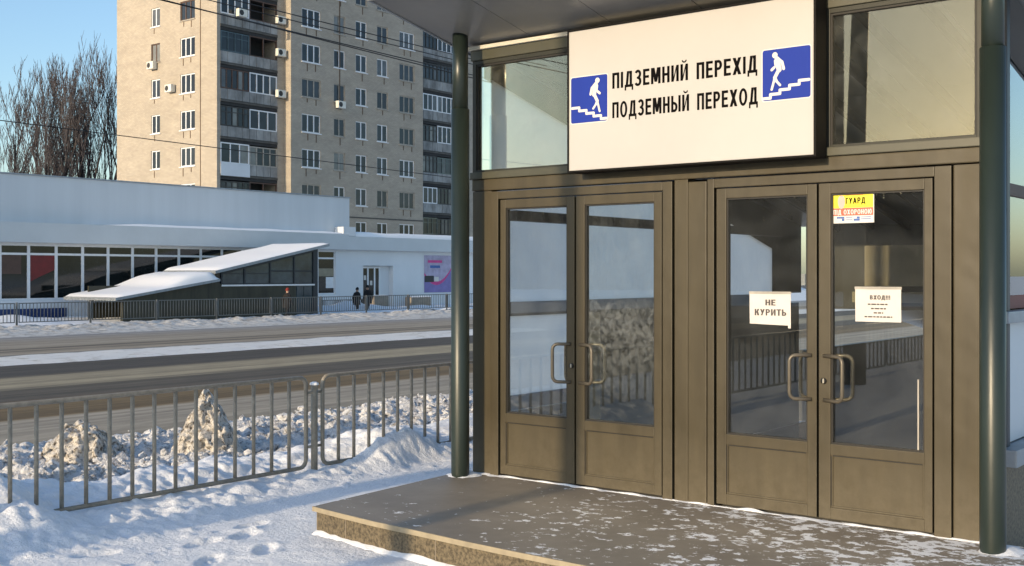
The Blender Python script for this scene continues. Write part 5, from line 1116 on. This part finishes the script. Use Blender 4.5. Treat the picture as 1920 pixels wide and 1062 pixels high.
# ------------------------------------------------------------ people across the street
def person(px, py_head, Y, zfoot, H, label, hat='cloth', face=1, stride=0.16, lean=0.0, bulk=1.0):
    x0, _ = onY(px, py_head, Y); t = thing('person', (x0, Y, zfoot), label, 'person', 'people on the far pavement')
    s = H / 1.75
    J = []; E_ = []; Rr = []
    def j(x, y, z, r, p=None):
        J.append((x0 + x * s, Y + y * s, zfoot + z * s)); Rr.append(r * s * bulk)
        if p is not None: E_.append((p, len(J) - 1))
        return len(J) - 1
    pel = j(0, 0, 0.95, 0.15); ab = j(0, 0, 1.12, 0.15, pel); ch = j(0.02 * face, 0, 1.34, 0.165, ab); nk = j(0.03 * face, 0, 1.48, 0.065, ch); hd = j(0.045 * face, 0, 1.60, 0.085, nk); j(0.045 * face, 0, 1.70, 0.075, hd)
    for sd_ in (-1, 1):
        st = stride * sd_
        hp = j(0.01, 0.09 * sd_, 0.88, 0.10, pel); kn = j(st * 0.6 + 0.04 * face, 0.10 * sd_, 0.5, 0.07, hp); an = j(st * 1.5, 0.10 * sd_, 0.10, 0.05, kn); j(st * 1.5 + 0.16 * face, 0.10 * sd_, 0.045, 0.045, an)
        sh = j(0.02 * face, 0.19 * sd_, 1.40, 0.075, ch); el = j(-st * 0.5 - 0.03 * face, 0.25 * sd_, 1.14, 0.058, sh); wr = j(-st * 0.9 + 0.06 * face, 0.23 * sd_, 0.92, 0.042, el)
        pa = j(-st * 0.95 + 0.075 * face, 0.225 * sd_, 0.86, 0.036, wr)
        for f in range(4): j(-st * 0.95 + 0.085 * face + 0.002 * f, (0.200 + 0.017 * f) * sd_, 0.78 + 0.006 * abs(f - 1.5), 0.0095, pa)
        j(-st * 0.95 + 0.12 * face, 0.21 * sd_, 0.815, 0.0105, pa)
    me = bpy.data.meshes.new('body'); me.from_pydata([(a - x0, b - Y, c - zfoot) for a, b, c in J], E_, []); o = bpy.data.objects.new('body', me); COL.objects.link(o)
    sk = o.modifiers.new('skin', 'SKIN'); sk.use_smooth_shade = True
    for v, r in zip(me.skin_vertices[0].data, Rr): v.radius = (r, r)
    me.skin_vertices[0].data[0].use_root = True
    sub = o.modifiers.new('sub', 'SUBSURF'); sub.levels = 2; sub.render_levels = 2
    ev = bpy.data.meshes.new_from_object(o.evaluated_get(bpy.context.evaluated_depsgraph_get())); bpy.data.objects.remove(o)
    for m_ in ('cloth', 'cloth2', 'skin'): ev.materials.append(M[m_])
    for p in ev.polygons: p.material_index = 1 if p.center.z < 0.86 * s else (2 if p.center.z > 1.50 * s else 0); p.use_smooth = True
    b = bpy.data.objects.new('body', ev); COL.objects.link(b); b.parent = t; WLOC[b.name] = Vector((x0, Y, zfoot))
    def ring(zs, name, m_, cx=0.0, n=18):
        mb = MB(); vs = []
        for (z, rx, ry, ox) in zs: vs += [(x0 + (ox + rx * math.cos(2 * math.pi * q / n)) * s, Y + ry * math.sin(2 * math.pi * q / n) * s, zfoot + z * s) for q in range(n)]
        mb.add(vs, [(i * n + q, i * n + (q + 1) % n, (i + 1) * n + (q + 1) % n, (i + 1) * n + q) for i in range(len(zs) - 1) for q in range(n)] + [tuple(range((len(zs) - 1) * n, len(zs) * n))], 0, True); return mb.build(name, m_, t)
    ring([(0.70, 0.19, 0.25, 0), (0.95, 0.175, 0.23, 0), (1.15, 0.17, 0.22, 0), (1.36, 0.175, 0.225, 0.015 * face), (1.46, 0.12, 0.16, 0.02 * face), (1.51, 0.085, 0.095, 0.03 * face)], 'coat', 'cloth')
    f = 0.045 * face
    ring([(1.63, 0.10, 0.10, f - 0.02 * face), (1.68, 0.104, 0.102, f - 0.01 * face), (1.745, 0.085, 0.085, f), (1.785, 0.04, 0.04, f), (1.79, 0.005, 0.005, f)], 'knitted_hat' if hat == 'redhat' else 'hood', hat)
    mb = MB()
    for sd_ in (-1, 1): mb.bbox(x0 + (f + 0.078 * face - 0.008) * s, x0 + (f + 0.078 * face + 0.008) * s, Y + (0.032 * sd_ - 0.01) * s, Y + (0.032 * sd_ + 0.01) * s, zfoot + 1.60 * s, zfoot + 1.615 * s, 0.002)
    mb.bbox(x0 + (f + 0.075 * face) * s, x0 + (f + 0.105 * face) * s, Y - 0.012 * s, Y + 0.012 * s, zfoot + 1.565 * s, zfoot + 1.60 * s, 0.004)
    mb.build('face', 'skin', t)
    return t
person(669, 543, 50.0, -0.66, 1.72, 'person in a dark hooded coat walking left of the other by the shop steps', face=1)
person(690, 538, 50.2, -0.66, 1.85, 'taller person in a bulky black coat standing in front of the shop door', face=-1, bulk=1.1)
person(538, 537, 47.1, -0.62, 1.75, 'person in dark clothes and a red knitted hat before the far pavilion', hat='redhat', face=1)

# ------------------------------------------------------------ behind the camera: poles reflected and shading the snow, plus an added wood
pole = thing('leaning_pole', (-4.4, 7.62, 0), 'thick dark leaning pole at the kerb, reflected in the right-hand doors', 'pole')
MB().tube([(-4.4, 7.62, -0.1), (-4.4, 7.62, 1.5), (-4.32, 7.56, 4.2), (-4.36, 7.48, 7), (-4.5, 7.41, 9)], [0.2, 0.185, 0.165, 0.14, 0.12], 14).build('shaft', 'post', pole)
lp = thing('lamp_post', (-7.0, 5.67, 0), 'straight steel lamp post behind the camera, its shadow falling across the left doors', 'lamp post')
MB().tube([(-7.0, 5.67, -0.1), (-7.0, 5.67, 1.2), (-7.0, 5.67, 1.25), (-7.0, 5.67, 8)], [0.14, 0.14, 0.115, 0.09], 14).build('shaft', 'post', lp)
MB().tube([(-7.0, 5.67, 7.9), (-7.0, 5.9, 8.4), (-7.0, 6.9, 8.6)], 0.05, 8).build('arm', 'post', lp)
MB().bbox(-7.12, -6.88, 6.7, 7.4, 8.5, 8.66, 0.03).build('lamp_head', 'post', lp)
# added wood down the street, unseen: dark trunks and twigs to darken door reflections
random.seed(77); mb = MB()
for k in range(2600):
    x, y = -118 - random.random() * 26, -45 + random.random() * 235
    h = 13.0 + 1.2 * nz(y * 0.06, 3) + random.gauss(0, 0.6); p = Vector((x, y, G(y) - 0.2)); a, b = random.gauss(0, 0.5), random.gauss(0, 0.7)
    mb.tube([p, p + Vector((a * 0.4, b * 0.4, h * 0.5)), p + Vector((a, b, h))], [0.3, 0.25, 0.12], 4)
    for j in range(9):
        f = 0.15 + 0.8 * random.random(); q = p + Vector((a * f, b * f, h * f)); d = Vector((random.gauss(0, 1.2), random.gauss(0, 1.4), 1.2 + random.random()))
        mb.tube([q, q + d], [0.16, 0.06], 3)
tag(mb.build('added_wood', 'bark', loc=(-118, 60, 0)), 'added dark strip of bare woodland, out of view, darkening the reflections in the doors', 'wood', kind='stuff')
